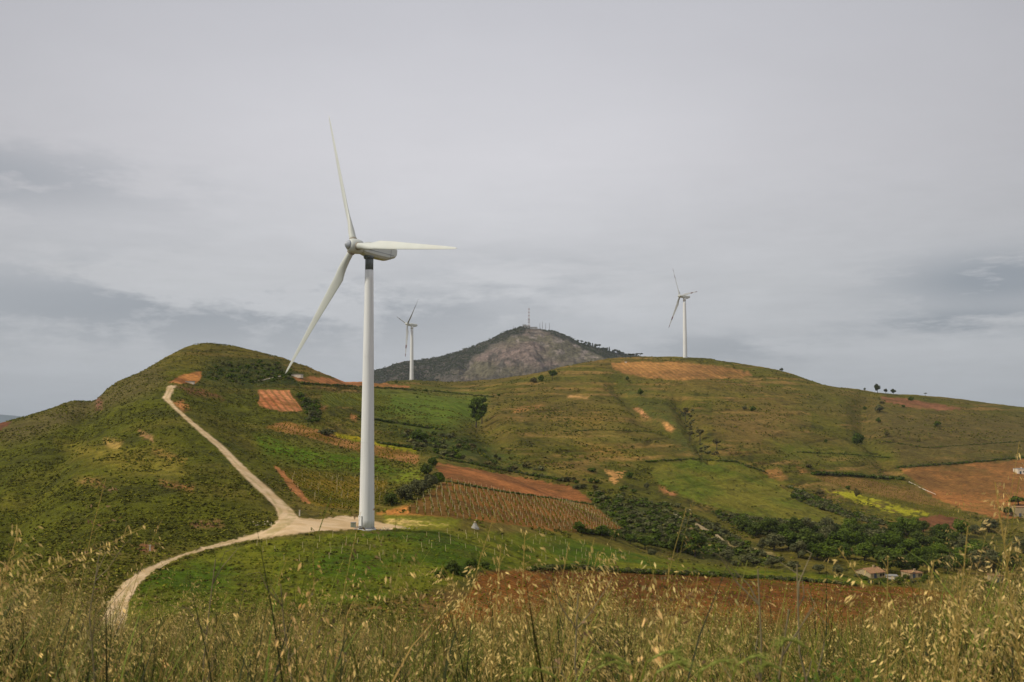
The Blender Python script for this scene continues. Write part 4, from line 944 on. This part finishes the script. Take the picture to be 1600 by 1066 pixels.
# mountain top: transmitter and masts
galv=plain('galvanised',(.32,.32,.33),.5,.1,1);redm=plain('mast_red',(.28,.10,.08),.6,.1,1);whm=plain('mast_white',(.6,.6,.58),.6,.1,1)
def mast(px,hpx,label,wide,bands,name='transmitter_tower'):
    p=mground(px);k=pxm(p[1]);h=hpx*k;root=empty(name,(p[0],p[1],p[2]-2));tagp(root,label,'mast')
    w=wide*k/2;nseg=12 if bands else 5
    zz=np.linspace(0,h+2,nseg+1)
    for i in range(nseg):
        z0,z1=zz[i],zz[i+1];q0=w*np.interp(z0/h,[0,.35,1],[1,.55,.32]);q1=w*np.interp(z1/h,[0,.35,1],[1,.55,.32])
        mb=MB();r=.34 if bands else .3
        cs=[(-1,-1),(1,-1),(1,1),(-1,1)]
        for a,b in cs:mb.tube([(a*q0,b*q0,z0),(a*q1,b*q1,z1)],r,4)
        for j in range(4):
            a,b=cs[j],cs[(j+1)%4];mb.tube([(a[0]*q0,a[1]*q0,z0),(b[0]*q1,b[1]*q1,z1)],r*.7,4);mb.tube([(b[0]*q0,b[1]*q0,z0),(a[0]*q1,a[1]*q1,z1)],r*.7,4)
        mb.build('lattice_section',(redm if i%2 else whm) if bands else galv,root)
    if bands:
        mb=MB();mb.box((0,0,h*.42),(w*1.8,w*1.8,2.2));mb.box((0,0,h*.3),(w*1.6,w*1.6,1.6));mb.build('platform',galv,root)
        mb=MB();mb.tube([(0,0,h+2),(0,0,h+7)],[.5,.3],6);mb.build('antenna',whm,root)
        for z in (.5,.62,.25):
            mb=MB();mb.tube([(w*.6,-w*.7,h*z),(w*.6,-w*.7-1,h*z)],[1.3,1.3],10);mb.build('dish',whm,root)
    else:
        mb=MB();mb.tube([(0,0,h+1.5),(0,0,h+5)],[.35,.2],5);mb.build('antenna',galv,root)
mast(826,30,'tall red and white lattice transmitter tower on the mountain top',3.6,True)
for px,h,lb in ((802,5,'lone short mast on the left slope of the summit'),(843.5,9,'first mast right of the tall transmitter'),(846.8,12,'taller mast, second right of the transmitter'),(852.5,10,'third mast right of the transmitter'),(858.5,11,'rightmost mast on the summit')):
    mast(px,h,'thin grey antenna mast: '+lb,1.0,False,'antenna_mast')
for px,w,h,lb in ((818.5,6,4,'block shaped station building left of the transmitter tower'),(833,12,2.2,'long low station building right of the transmitter tower'),(824,4,2.5,'small hut at the foot of the transmitter tower')):
    p=mground(px);k=pxm(p[1]);root=empty('station_building',(p[0],p[1]-8,p[2]-2));tagp(root,lb,'building')
    mb=MB();mb.box((0,0,h*k/2),(w*k,10,h*k+2));mb.build('wall',plain('station_wall',R(150,148,144),.9,.1,.3),root)
    mb=MB();mb.box((0,0,h*k+1.3),(w*k+1,11,.6));mb.build('roof',greyr,root)
    for q in (-.25,.25):
        mb=MB();mb.box((w*k*q,-5.02,h*k*.5),(w*k*.15,.1,h*k*.3));mb.build('window',darko,root)
print('built',time.time()-T0)
# ---------------------------------------------------------------- foreground grass
straw=lin((154,130,66))/.84;gold=lin((214,184,112))/.86;grn=lin((112,122,40))/.82;dgr=lin((54,58,22))/.86;pur=np.array(R(116,92,74))  # dgr: dark leaf green, also painted as base shadow on the stems
def strip(P,w,side,c0,c1):
    k=len(P);t=np.linspace(0,1,k)[:,None];ww=np.broadcast_to(w,(k,))[:,None]
    V=np.concatenate([P-side*ww,P+side*ww]);i=np.arange(k-1);F=np.stack([i,i+1,i+1+k,i+k],1)
    c=c0*(1-t)+c1*t;return V,F,np.concatenate([c,c])
class GA:
    def __init__(s):s.V=[];s.F=[];s.C=[];s.n=0
    def add(s,V,F,c):s.V.append(V);s.F.append(F+s.n);s.C.append(c);s.n+=len(V)
    def get(s):return np.concatenate(s.V),np.concatenate(s.F),np.concatenate(s.C)
def spikelet(g,p,d,L,c,rs,wid=.2):
    d=d/np.linalg.norm(d);a=np.cross(d,rs.normal(size=3));a/=np.linalg.norm(a)
    w=L*wid
    V=np.array([p,p+d*L*.4+a*w,p+d*L,p+d*L*.45-a*w]);g.add(V,np.array([[0,1,2,3]]),np.tile(c,(4,1))*rs.uniform(.75,1.2))
def oat(seed,h=1.0,lean=.2,nsp=26,spL=.022,head=.32,stw=.0016,droop=1.0,leaves=3,sc=straw,hc=gold,wid=.2):
    rs=np.random.default_rng(seed);g=GA()
    az=rs.uniform(-.6,.6);dr=np.array([math.cos(az),math.sin(az),0])
    t=np.linspace(0,1,9);lx=lean*h*(t**2.2)
    P=dr[None]*lx[:,None]+np.array([0,0,1.])[None]*(h*t-.25*lean*h*t**3)[:,None]
    side=np.array([math.sin(az),-math.cos(az),0])*1.0;side=side*.4+np.array([.9,0,0]);side/=np.linalg.norm(side)
    g.add(*strip(P,np.linspace(stw,stw*.45,9),side,dgr*.6+sc*.4,sc))  # stem foot mixed with dgr: shade put into the colour
    for i in range(nsp):
        q=1-head*rs.uniform(0,1)**.8;p=np.array([np.interp(q,t,P[:,k]) for k in range(3)])
        out=np.array([rs.normal(),rs.normal(),0]);out/=np.linalg.norm(out);ln=h*.11*(1-(q-(1-head))/head*.75)*rs.uniform(.3,1.1)
        tip=p+out*ln+dr*ln*.6*droop+np.array([0,0,ln*rs.uniform(.1,.7)])
        if i%2==0:g.add(*strip(np.stack([p,(p+tip)/2+[0,0,ln*.15],tip]),stw*.3,side,sc,sc))
        for j in range(rs.integers(1,3)):
            spikelet(g,tip-out*ln*.3*j,np.array([out[0]*.4+dr[0]*.5,out[1]*.4,-.8*droop+rs.normal()*.35]),spL*rs.uniform(.7,1.2),hc,rs,wid)
    for i in range(leaves):
        a=rs.uniform(0,6.28);z0=h*rs.uniform(0,.35);L=h*rs.uniform(.3,.6);tt=np.linspace(0,1,5);b=rs.uniform(.3,.9)
        o=np.array([math.cos(a),math.sin(a),0]);Q=o[None]*(L*b*tt**1.5)[:,None]+np.array([0,0,1.])*(z0+L*(tt-.45*b*tt**2.5))[:,None]
        sd=np.array([-math.sin(a),math.cos(a),0]);cc=[grn,dgr,straw*.85][rs.integers(0,3)]
        g.add(*strip(Q,np.array([.003,.004,.0035,.002,.0004])*rs.uniform(.6,1.2),sd,cc*.7,cc))
    return g.get()
def blades(seed,n=9,h=.5,c=grn):
    rs=np.random.default_rng(seed);g=GA()
    for i in range(n):
        a=rs.uniform(0,6.28);L=h*rs.uniform(.5,1.1);tt=np.linspace(0,1,5);b=rs.uniform(.1,.8)
        o=np.array([math.cos(a),math.sin(a),0]);p0=np.array([rs.normal()*.04,rs.normal()*.04,0])
        Q=p0+o[None]*(L*b*tt**1.6)[:,None]+np.array([0,0,1.])*(L*(tt-.4*b*tt**2.5))[:,None]
        cc=c*rs.uniform(.7,1.2);g.add(*strip(Q,np.array([.0025,.0035,.003,.002,.0003])*rs.uniform(.7,1.3),np.array([-math.sin(a),math.cos(a),0]),cc*.6,cc))
    return g.get()
oats=[oat(i,1,rng.uniform(.1,.35),30,.017,.42,wid=.15) for i in range(8)]+[oat(20+i,1,rng.uniform(.05,.3),34,.012,.36,hc=gold*.7+grn*.3,sc=grn*.6+straw*.4,wid=.15) for i in range(6)]+[oat(30+i,1,.15,22,.014,.3,hc=pur*.6+straw*.3,droop=.5) for i in range(4)]+[oat(40+i,1,.2,12,.012,.3,stw=.0022,hc=grn*.8,sc=grn,leaves=4) for i in range(3)]+[oat(50+i,.8,.75,24,.016,.5,wid=.16) for i in range(2)]+[oat(60+i,.7,.1,30,.006,.5,stw=.003,hc=grn*1.2,sc=grn*.8,leaves=9,wid=.4) for i in range(2)]
bls=[blades(i,10,1,[grn,dgr,straw*.8,grn*.8+straw*.1][i%4]) for i in range(6)]
def hmax(a):   # height of the stand along the brow, by bearing
    return np.interp(a,[-.55,-.5,-.44,-.38,-.3,-.1,0,.06,.15,.22,.33,.4,.45,.5,.55],[.98,.95,.85,.72,.78,.8,.88,.95,.84,.86,.84,.92,.98,1.05,1.05])
def fieldgrass(n,y0,y1,tpl,k0,k1,seed,dens=None):
    rs=np.random.default_rng(seed);Yr=y0+(y1-y0)*rs.random(n)**.75;Xr=rs.uniform(-1,1,n)*(Yr*.62+2.2)
    pn=fbm(Xr*.9,Yr*.9,seed,3);ok=pn+rs.normal(size=n)*.3>-.35
    Xr,Yr=Xr[ok],Yr[ok];Zr=zfun(Xr,Yr);bear=Xr/Yr;ht=-(np.interp(bear,[-.55,-.5,-.42,-.36,-.25,-.1,0,.06,.15,.22,.33,.4,.45,.5,.55],[860,875,912,945,940,946,930,908,935,945,945,915,895,880,870])-645)/f*Yr-Zr
    hh=np.clip(ht,.45,1.45)*rs.uniform(k0,k1,len(Xr))**.8*(1+.3*fbm(Xr*1.7,Yr*.8,seed+5,2))*np.where(rs.random(len(Xr))<.14,rs.uniform(1.05,1.4,len(Xr)),1)
    out=[]
    kk=rs.integers(0,len(tpl),len(Xr))
    for k,t in enumerate(tpl):
        J=np.flatnonzero(kk==k);r=rs.normal(size=len(J))*.9
        sx=rs.uniform(.8,1.1,len(J))*hh[J];tn=rs.uniform(.5,1.3,(len(J),1))*np.array([1,1,1])*(1+rs.normal(size=(len(J),3))*.05)
        out.append(scatter(*t,np.stack([Xr[J],Yr[J],Zr[J]-.02],1),np.stack([sx,sx,hh[J]],1),r,tn))
    return out
stuff('wild_grass','dense stand of straw coloured wild oats filling the foreground',fieldgrass(14500,2.2,14,oats,.5,1.06,201),grassmat)
stuff('wild_grass','green and dry leaf blades at the foot of the wild oats',fieldgrass(12500,2.0,15,bls,.35,1.0,202),grassmat)
stuff('wild_grass','thinner dry grass on the slope dropping away behind the foreground',fieldgrass(5000,15,34,oats[:4]+bls[:2],.5,.9,203),grassmat)
# tall single stalks: px of head, py of head top, distance, lean, template options, label
def stalk(px,py,d,lean,kind,label,name='grass_stalk',cat='grass stalk'):
    u,e=ray(px,py);seed=int(px*7+py)
    top=np.array([u*d,d,e*d]);sgn=1 if lean>=0 else -1
    lx=abs(lean)
    # base x so that the tip arrives at top
    h=1.2
    for _ in range(4):
        bx=top[0]-lean*h;bz=float(zfun(bx,d));h=(top[2]-bz)/(1-.25*lx)
    if kind=='oat':t=oat(seed,1,lx,100,.0135,.36,.0018,1.0,2,wid=.15,hc=gold*1.05)
    elif kind=='feather':t=oat(seed,1,lx,130,.010,.42,.0018,.6,2,hc=gold*.8+pur*.3,wid=.16)
    else:t=oat(seed,1,lx,70,.014,.12,.0028,.2,1,hc=grn*.9+gold*.4,sc=grn*.8+straw*.3,wid=.16)
    V,F,c=t;o=obj(name,mesh(name,V,F,c),grassmat);o.location=(bx,d,bz);o.scale=(h,h,h)
    o.rotation_euler=(0,0,0 if sgn>0 else math.pi)
    tagp(o,label,cat);return o
ST=[(205,832,3.2,.62,'oat','arching golden oat head leaning right in front of the left hill'),
(148,850,3.4,.55,'oat','second arching oat head just below the tallest one at left'),
(20,832,3.0,.12,'oat','oat head at the left edge rising against the dark hill'),
(45,845,3.3,.4,'feather','thin curved seed head next to the left edge'),
(310,905,4.6,.3,'oat','pale oat head at the right side of the road mouth'),
(495,900,4.8,.1,'feather','faint feathery head in front of the bright meadow, left of the tower'),
(665,905,4.2,-.35,'oat','oat head leaning left in front of the meadow below the tower'),
(690,880,3.9,-.25,'oat','tall pale oat head below and right of the tower base'),
(735,872,3.6,-.28,'oat','brownish oat head leaning left at the corner of the red brown field'),
(783,850,3.3,.04,'oat','upright oat head rising over the left end of the red brown field'),
(820,835,3.4,.02,'oat','upright oat with loose head in front of the staked vineyard'),
(893,845,3.2,.1,'oat','tallest golden oat head in the middle, before the dark hedge'),
(935,862,3.5,.12,'oat','broad golden oat head right of the tallest middle one'),
(965,868,3.6,.16,'oat','golden oat head nodding right before the lower meadow'),
(1045,885,3.8,.02,'oat','pale upright oat in front of the middle of the red brown field'),
(1095,898,3.9,.08,'oat','smaller pale oat right of the upright one over the red brown field'),
(1318,868,3.0,-.28,'oat','stalk leaning left with dark head below the valley grove'),
(1388,868,3.3,.02,'feather','short spiky head above the ruined house'),
(1500,892,3.0,.04,'oat','leafy oat head before the green slope at right'),
(1512,822,2.7,.06,'feather','tall pale plume second from the right edge'),
(1560,755,2.5,-.05,'feather','tallest pale plume rising before the large orange field at right'),
(1470,878,3.0,.1,'oat','oat head left of the tall plumes at right'),
(1590,850,2.9,.12,'oat','oat head at the right edge below the stone house'),
(1430,905,3.1,-.12,'oat','low oat head in front of the stone shed'),
]
for a in ST:stalk(a[0],a[1],a[2],a[3],a[4],a[5])
# green bearded barley heads near the bottom edge
def barley(px,py,d,dirx,label):
    u,e=ray(px,py);top=np.array([u*d,d,e*d]);g=GA();rs=np.random.default_rng(int(px))
    bx=top[0]-dirx*.12;bz=float(zfun(bx,d));H=top[2]-bz;t=np.linspace(0,1,12)
    L=.06
    P=np.stack([dirx*.12*t**3,0*t,H*t],1)
    g.add(*strip(P,.0018,np.array([1,0,0.]),dgr,grn))
    ht=np.linspace(0,1,14);hd=np.stack([P[-1,0]+dirx*L*np.sin(ht*1.5)*.9,0*ht,P[-1,2]+L*.35*np.sin(ht*2.6)],1)
    lg=np.array(R(142,148,80))
    for i,p in enumerate(hd):
        tg=np.array([dirx,0,.4-1.4*ht[i]]);tg/=np.linalg.norm(tg)
        for s in (-1,0,1):
            spikelet(g,p,tg+np.array([0,s*.5,abs(s)*.4]),.011,lg,rs,.22)
            dd=tg+np.array([rs.normal()*.15,rs.normal()*.3+s*.3,.35+rs.normal()*.15]);dd/=np.linalg.norm(dd)
            g.add(*strip(np.stack([p,p+dd*.02,p+dd*.038]),.0003,np.array([.3,0,.9]),lg,lg*1.1))
    o=obj('barley_head',mesh('barley_head',*g.get()[:2],g.get()[2]),grassmat);o.location=(bx,d,bz);tagp(o,label,'grass head')
BA=[(925,1050,2.2,1,'green bearded ear lying low at bottom centre, leftmost of its cluster'),(870,1060,2.3,-1,'pale bearded ear drooping left at the bottom, left of centre cluster'),(985,1040,2.2,-1,'green bearded ear nodding left, second of the bottom cluster'),(1010,1035,2.1,1,'green bearded ear curving right in the bottom cluster'),(1025,1052,2.0,1,'large low bearded ear at the very bottom right of centre'),(1095,1048,2.1,1,'small curled green ear right of the bottom cluster'),(1265,1015,2.2,-1,'pale green ear beneath the red brown field, right side'),(1235,1055,2.1,-1,'green ear at bottom edge left of the bright green weeds'),(1150,1040,2.2,1,'bearded ear between the bottom cluster and the right side ears')]
for b in BA:barley(*b)
# dead branching stems
dead=plain('dead_stem',R(118,106,76),.9,.2,30)
def deadstem(px,py,bpx,d,seed,label):
    u,e=ray(px,py);top=np.array([u*d,d,e*d]);u2,_=ray(bpx,1060);bx=u2*d;bz=float(zfun(bx,d));rs=np.random.default_rng(seed);mb=MB()
    B=np.array([bx,d,bz]);n=7;t=np.linspace(0,1,n);P=np.stack([(top[0]-bx)*t,0*t,(top[2]-bz)*t],1)+np.concatenate([[[0,0,0]],rs.normal(size=(n-1,3))*.016])
    mb.tube(P,np.linspace(.006,.002,n),5)
    for i in range(3,n):
        for s in range(2):
            a=rs.uniform(0,6.28);q=P[i-1]*.5+P[i]*.5;v=np.array([math.cos(a)*.8,math.sin(a)*.4,.9])*rs.uniform(.05,.14)
            mb.tube([q,q+v*.5+rs.normal(size=3)*.008,q+v+[0,0,.015],q+v*1.4+rs.normal(size=3)*.03],[.0026,.0018,.0012,.0006],4)
    o=mb.build('dead_stem',dead,None,loc=B);tagp(o,label,'dead stem')
for a in [(898,925,935,3.0,1,'bare forked stem in front of the middle of the red brown field'),(1186,885,1205,2.9,2,'bare branching stem with curled tip right of the middle'),(1250,880,1235,2.8,3,'tall crooked bare stem before the valley grove'),(1205,960,1215,2.6,4,'thicker dark bare stem low at right of the middle'),(450,905,445,4.0,5,'thin dark bare stem before the meadow left of the tower'),(145,870,150,4.0,6,'dark bare stem beside the mouth of the road'),(335,870,300,4.2,7,'pale leaning bare stem before the road at left')]:deadstem(*a)
# broad leaved weeds
wt=[]
for px,py,n in ((1310,1054,170),(1290,1060,150),(1350,1060,120)):
    u,e=ray(px,py);d=2.3;X0=u*d;Z0_=float(zfun(X0,d));C_=np.array([X0,d,e*d-.05])+rng.normal(size=(n,3))*[.06,.08,.03]
    V,F=cards(C_,rng.normal(size=(n,3))*.5+[0,-.3,1],.006,1,.4);wt.append((V,F,np.tile(np.array(R(78,96,36)),(len(V),1))*np.repeat(rng.uniform(.6,1.2,(n,1)),4,0)))
stuff('leafy_weeds','bright green leafy weeds at the bottom edge right of centre',wt,grassmat)
print('grass',time.time()-T0)

# ---------------------------------------------------------------- sky and light
SEL,SAZ=45,-112   # sun: elevation, and bearing from +Y turning right (behind, to the left)
sx=math.sin(math.radians(SAZ))*math.cos(math.radians(SEL));sy=math.cos(math.radians(SAZ))*math.cos(math.radians(SEL));sz=math.sin(math.radians(SEL))
w=bpy.data.worlds.new('World');scene.world=w;w.use_nodes=True;nt=w.node_tree;bg=nt.nodes['Background']
sky=nt.nodes.new('ShaderNodeTexSky');sky.sky_type='NISHITA';sky.sun_disc=False;sky.sun_elevation=math.radians(SEL);sky.sun_rotation=math.radians(SAZ)
D=nt.nodes.new('ShaderNodeTexCoord').outputs['Generated']
sp=nt.nodes.new('ShaderNodeSeparateXYZ');nt.links.new(D,sp.inputs[0]);dx,dy,dz=sp.outputs
hl=mth(nt,'SQRT',mth(nt,'ADD',mth(nt,'MULTIPLY',dx,dx),mth(nt,'MULTIPLY',dy,dy)))
az=mth(nt,'ARCTAN2',dx,dy);el=mth(nt,'DIVIDE',dz,mth(nt,'MAXIMUM',hl,.05))
def comb(x,y,z):
    n=nt.nodes.new('ShaderNodeCombineXYZ')
    for s,v in zip(n.inputs,(x,y,z)):
        if isinstance(v,bpy.types.NodeSocket):nt.links.new(v,s)
        else:s.default_value=v
    return n.outputs[0]
def gauss(a0,e0,sa,se):
    a=mth(nt,'DIVIDE',mth(nt,'SUBTRACT',az,a0),sa);b=mth(nt,'DIVIDE',mth(nt,'SUBTRACT',el,e0),se)
    return mth(nt,'EXPONENT',mth(nt,'MULTIPLY',mth(nt,'ADD',mth(nt,'MULTIPLY',a,a),mth(nt,'MULTIPLY',b,b)),-1.0))
inv=mth(nt,'DIVIDE',1.0,mth(nt,'ADD',mth(nt,'MAXIMUM',dz,0.0),.10))
plan=comb(mth(nt,'MULTIPLY',dx,inv),mth(nt,'MULTIPLY',dy,inv),0.0)
band=comb(mth(nt,'MULTIPLY',az,5.0),mth(nt,'MULTIPLY',el,15.0),3.0)
band2=comb(mth(nt,'MULTIPLY',az,5.0),mth(nt,'MULTIPLY',el,24.0),9.0)
soft=noise(nt,.55,5,.55,plan);st_=noise(nt,1.1,9,.66,band);st2=noise(nt,1.3,9,.66,band2);fine=noise(nt,4.0,8,.65,band2)
# base brightness by elevation
ramp=nt.nodes.new('ShaderNodeValToRGB');nt.links.new(mrange(nt,el,0,.45,0,1),ramp.inputs[0])
cr=ramp.color_ramp;cr.elements[0].position=0;cr.elements[0].color=(*lin((168,175,183)),1);cr.elements[1].position=1;cr.elements[1].color=(*lin((194,194,200)),1)
for p_,c_ in ((.12,(184,187,192)),(.28,(197,198,201)),(.55,(206,205,209))):
    e=cr.elements.new(p_);e.color=(*lin(c_),1)
base=ramp.outputs[0]
bright=mth(nt,'ADD',mrange(nt,soft,.3,.7,.93,1.07),mth(nt,'MULTIPLY',gauss(-.1,.26,.3,.22),.10))
bright=mth(nt,'ADD',bright,mth(nt,'MULTIPLY',mrange(nt,fine,.3,.7,-.035,.035),mrange(nt,el,.3,.12,0,1)))
bright=mth(nt,'SUBTRACT',bright,mth(nt,'MULTIPLY',gauss(.62,.30,.3,.3),.22))
bright=mth(nt,'SUBTRACT',bright,mth(nt,'MULTIPLY',gauss(-.62,.30,.24,.28),.20))
v=nt.nodes.new('ShaderNodeVectorMath');v.operation='SCALE';nt.links.new(base,v.inputs[0]);nt.links.new(bright,v.inputs['Scale'])
dark1=mth(nt,'MULTIPLY',mrange(nt,st_,.45,.54,0,1),mth(nt,'ADD',mth(nt,'ADD',gauss(-.36,.095,.28,.04),mth(nt,'MULTIPLY',gauss(-.5,.21,.16,.03),.8)),mth(nt,'MULTIPLY',gauss(-.12,.11,.2,.04),.35)))
dark2=mth(nt,'MULTIPLY',mrange(nt,st2,.36,.48,0,1),mth(nt,'ADD',mth(nt,'MULTIPLY',gauss(.45,.118,.10,.026),1.15),mth(nt,'MULTIPLY',gauss(.42,.08,.09,.012),1.1)))
dark3=mth(nt,'MULTIPLY',mrange(nt,st2,.42,.55,0,1),mth(nt,'ADD',mth(nt,'MULTIPLY',gauss(.22,.06,.12,.018),.7),mth(nt,'MULTIPLY',gauss(.0,.125,.14,.03),.4)))
dk=mth(nt,'MINIMUM',mth(nt,'ADD',mth(nt,'ADD',mth(nt,'MULTIPLY',dark1,.75),mth(nt,'MULTIPLY',dark2,.95)),dark3),1.0)
cl=mixc(nt,'MIX',dk,v.outputs[0],tuple(lin((146,152,160))))
sc_=nt.nodes.new('ShaderNodeVectorMath');sc_.operation='SCALE';nt.links.new(cl,sc_.inputs[0]);sc_.inputs['Scale'].default_value=1/.1
fin=mixc(nt,'MIX',.95,sky.outputs[0],sc_.outputs[0])
nt.links.new(fin,bg.inputs['Color']);bg.inputs['Strength'].default_value=.1
ld=bpy.data.lights.new('sun','SUN');ld.energy=2.9;ld.angle=math.radians(4);ld.color=(1,.94,.82)
lo=bpy.data.objects.new('sun',ld);COL.objects.link(lo)
from mathutils import Vector
lo.rotation_euler=Vector((-sx,-sy,-sz)).to_track_quat('-Z','Y').to_euler()
cam=bpy.data.cameras.new('camera');cam.sensor_width=36;cam.lens=36;cam.clip_start=.1;cam.clip_end=60000
co=bpy.data.objects.new('camera',cam);COL.objects.link(co);co.rotation_euler=(math.pi/2+PITCH,0,0);scene.camera=co
cam.dof.use_dof=True;cam.dof.focus_distance=120;cam.dof.aperture_fstop=9
HAZE=True
if HAZE:
    mb=MB();mb.box((0,6500,60),(40000,13100,760));hm=bpy.data.materials.new('haze_air');hm.use_nodes=True;hn=hm.node_tree
    hn.nodes.remove(hn.nodes['Principled BSDF']);pv=hn.nodes.new('ShaderNodeVolumePrincipled');pv.inputs['Color'].default_value=(.82,.88,.95,1);pv.inputs['Density'].default_value=.00004
    hn.links.new(pv.outputs[0],hn.nodes['Material Output'].inputs['Volume']);h=mb.build('haze',hm);tagp(h,'thin grey air haze',None,None,'stuff')
vs=scene.view_settings;vs.view_transform='Standard';vs.look='None';vs.exposure=0;vs.gamma=1
scene.cycles.volume_bounces=0
print('done',time.time()-T0)
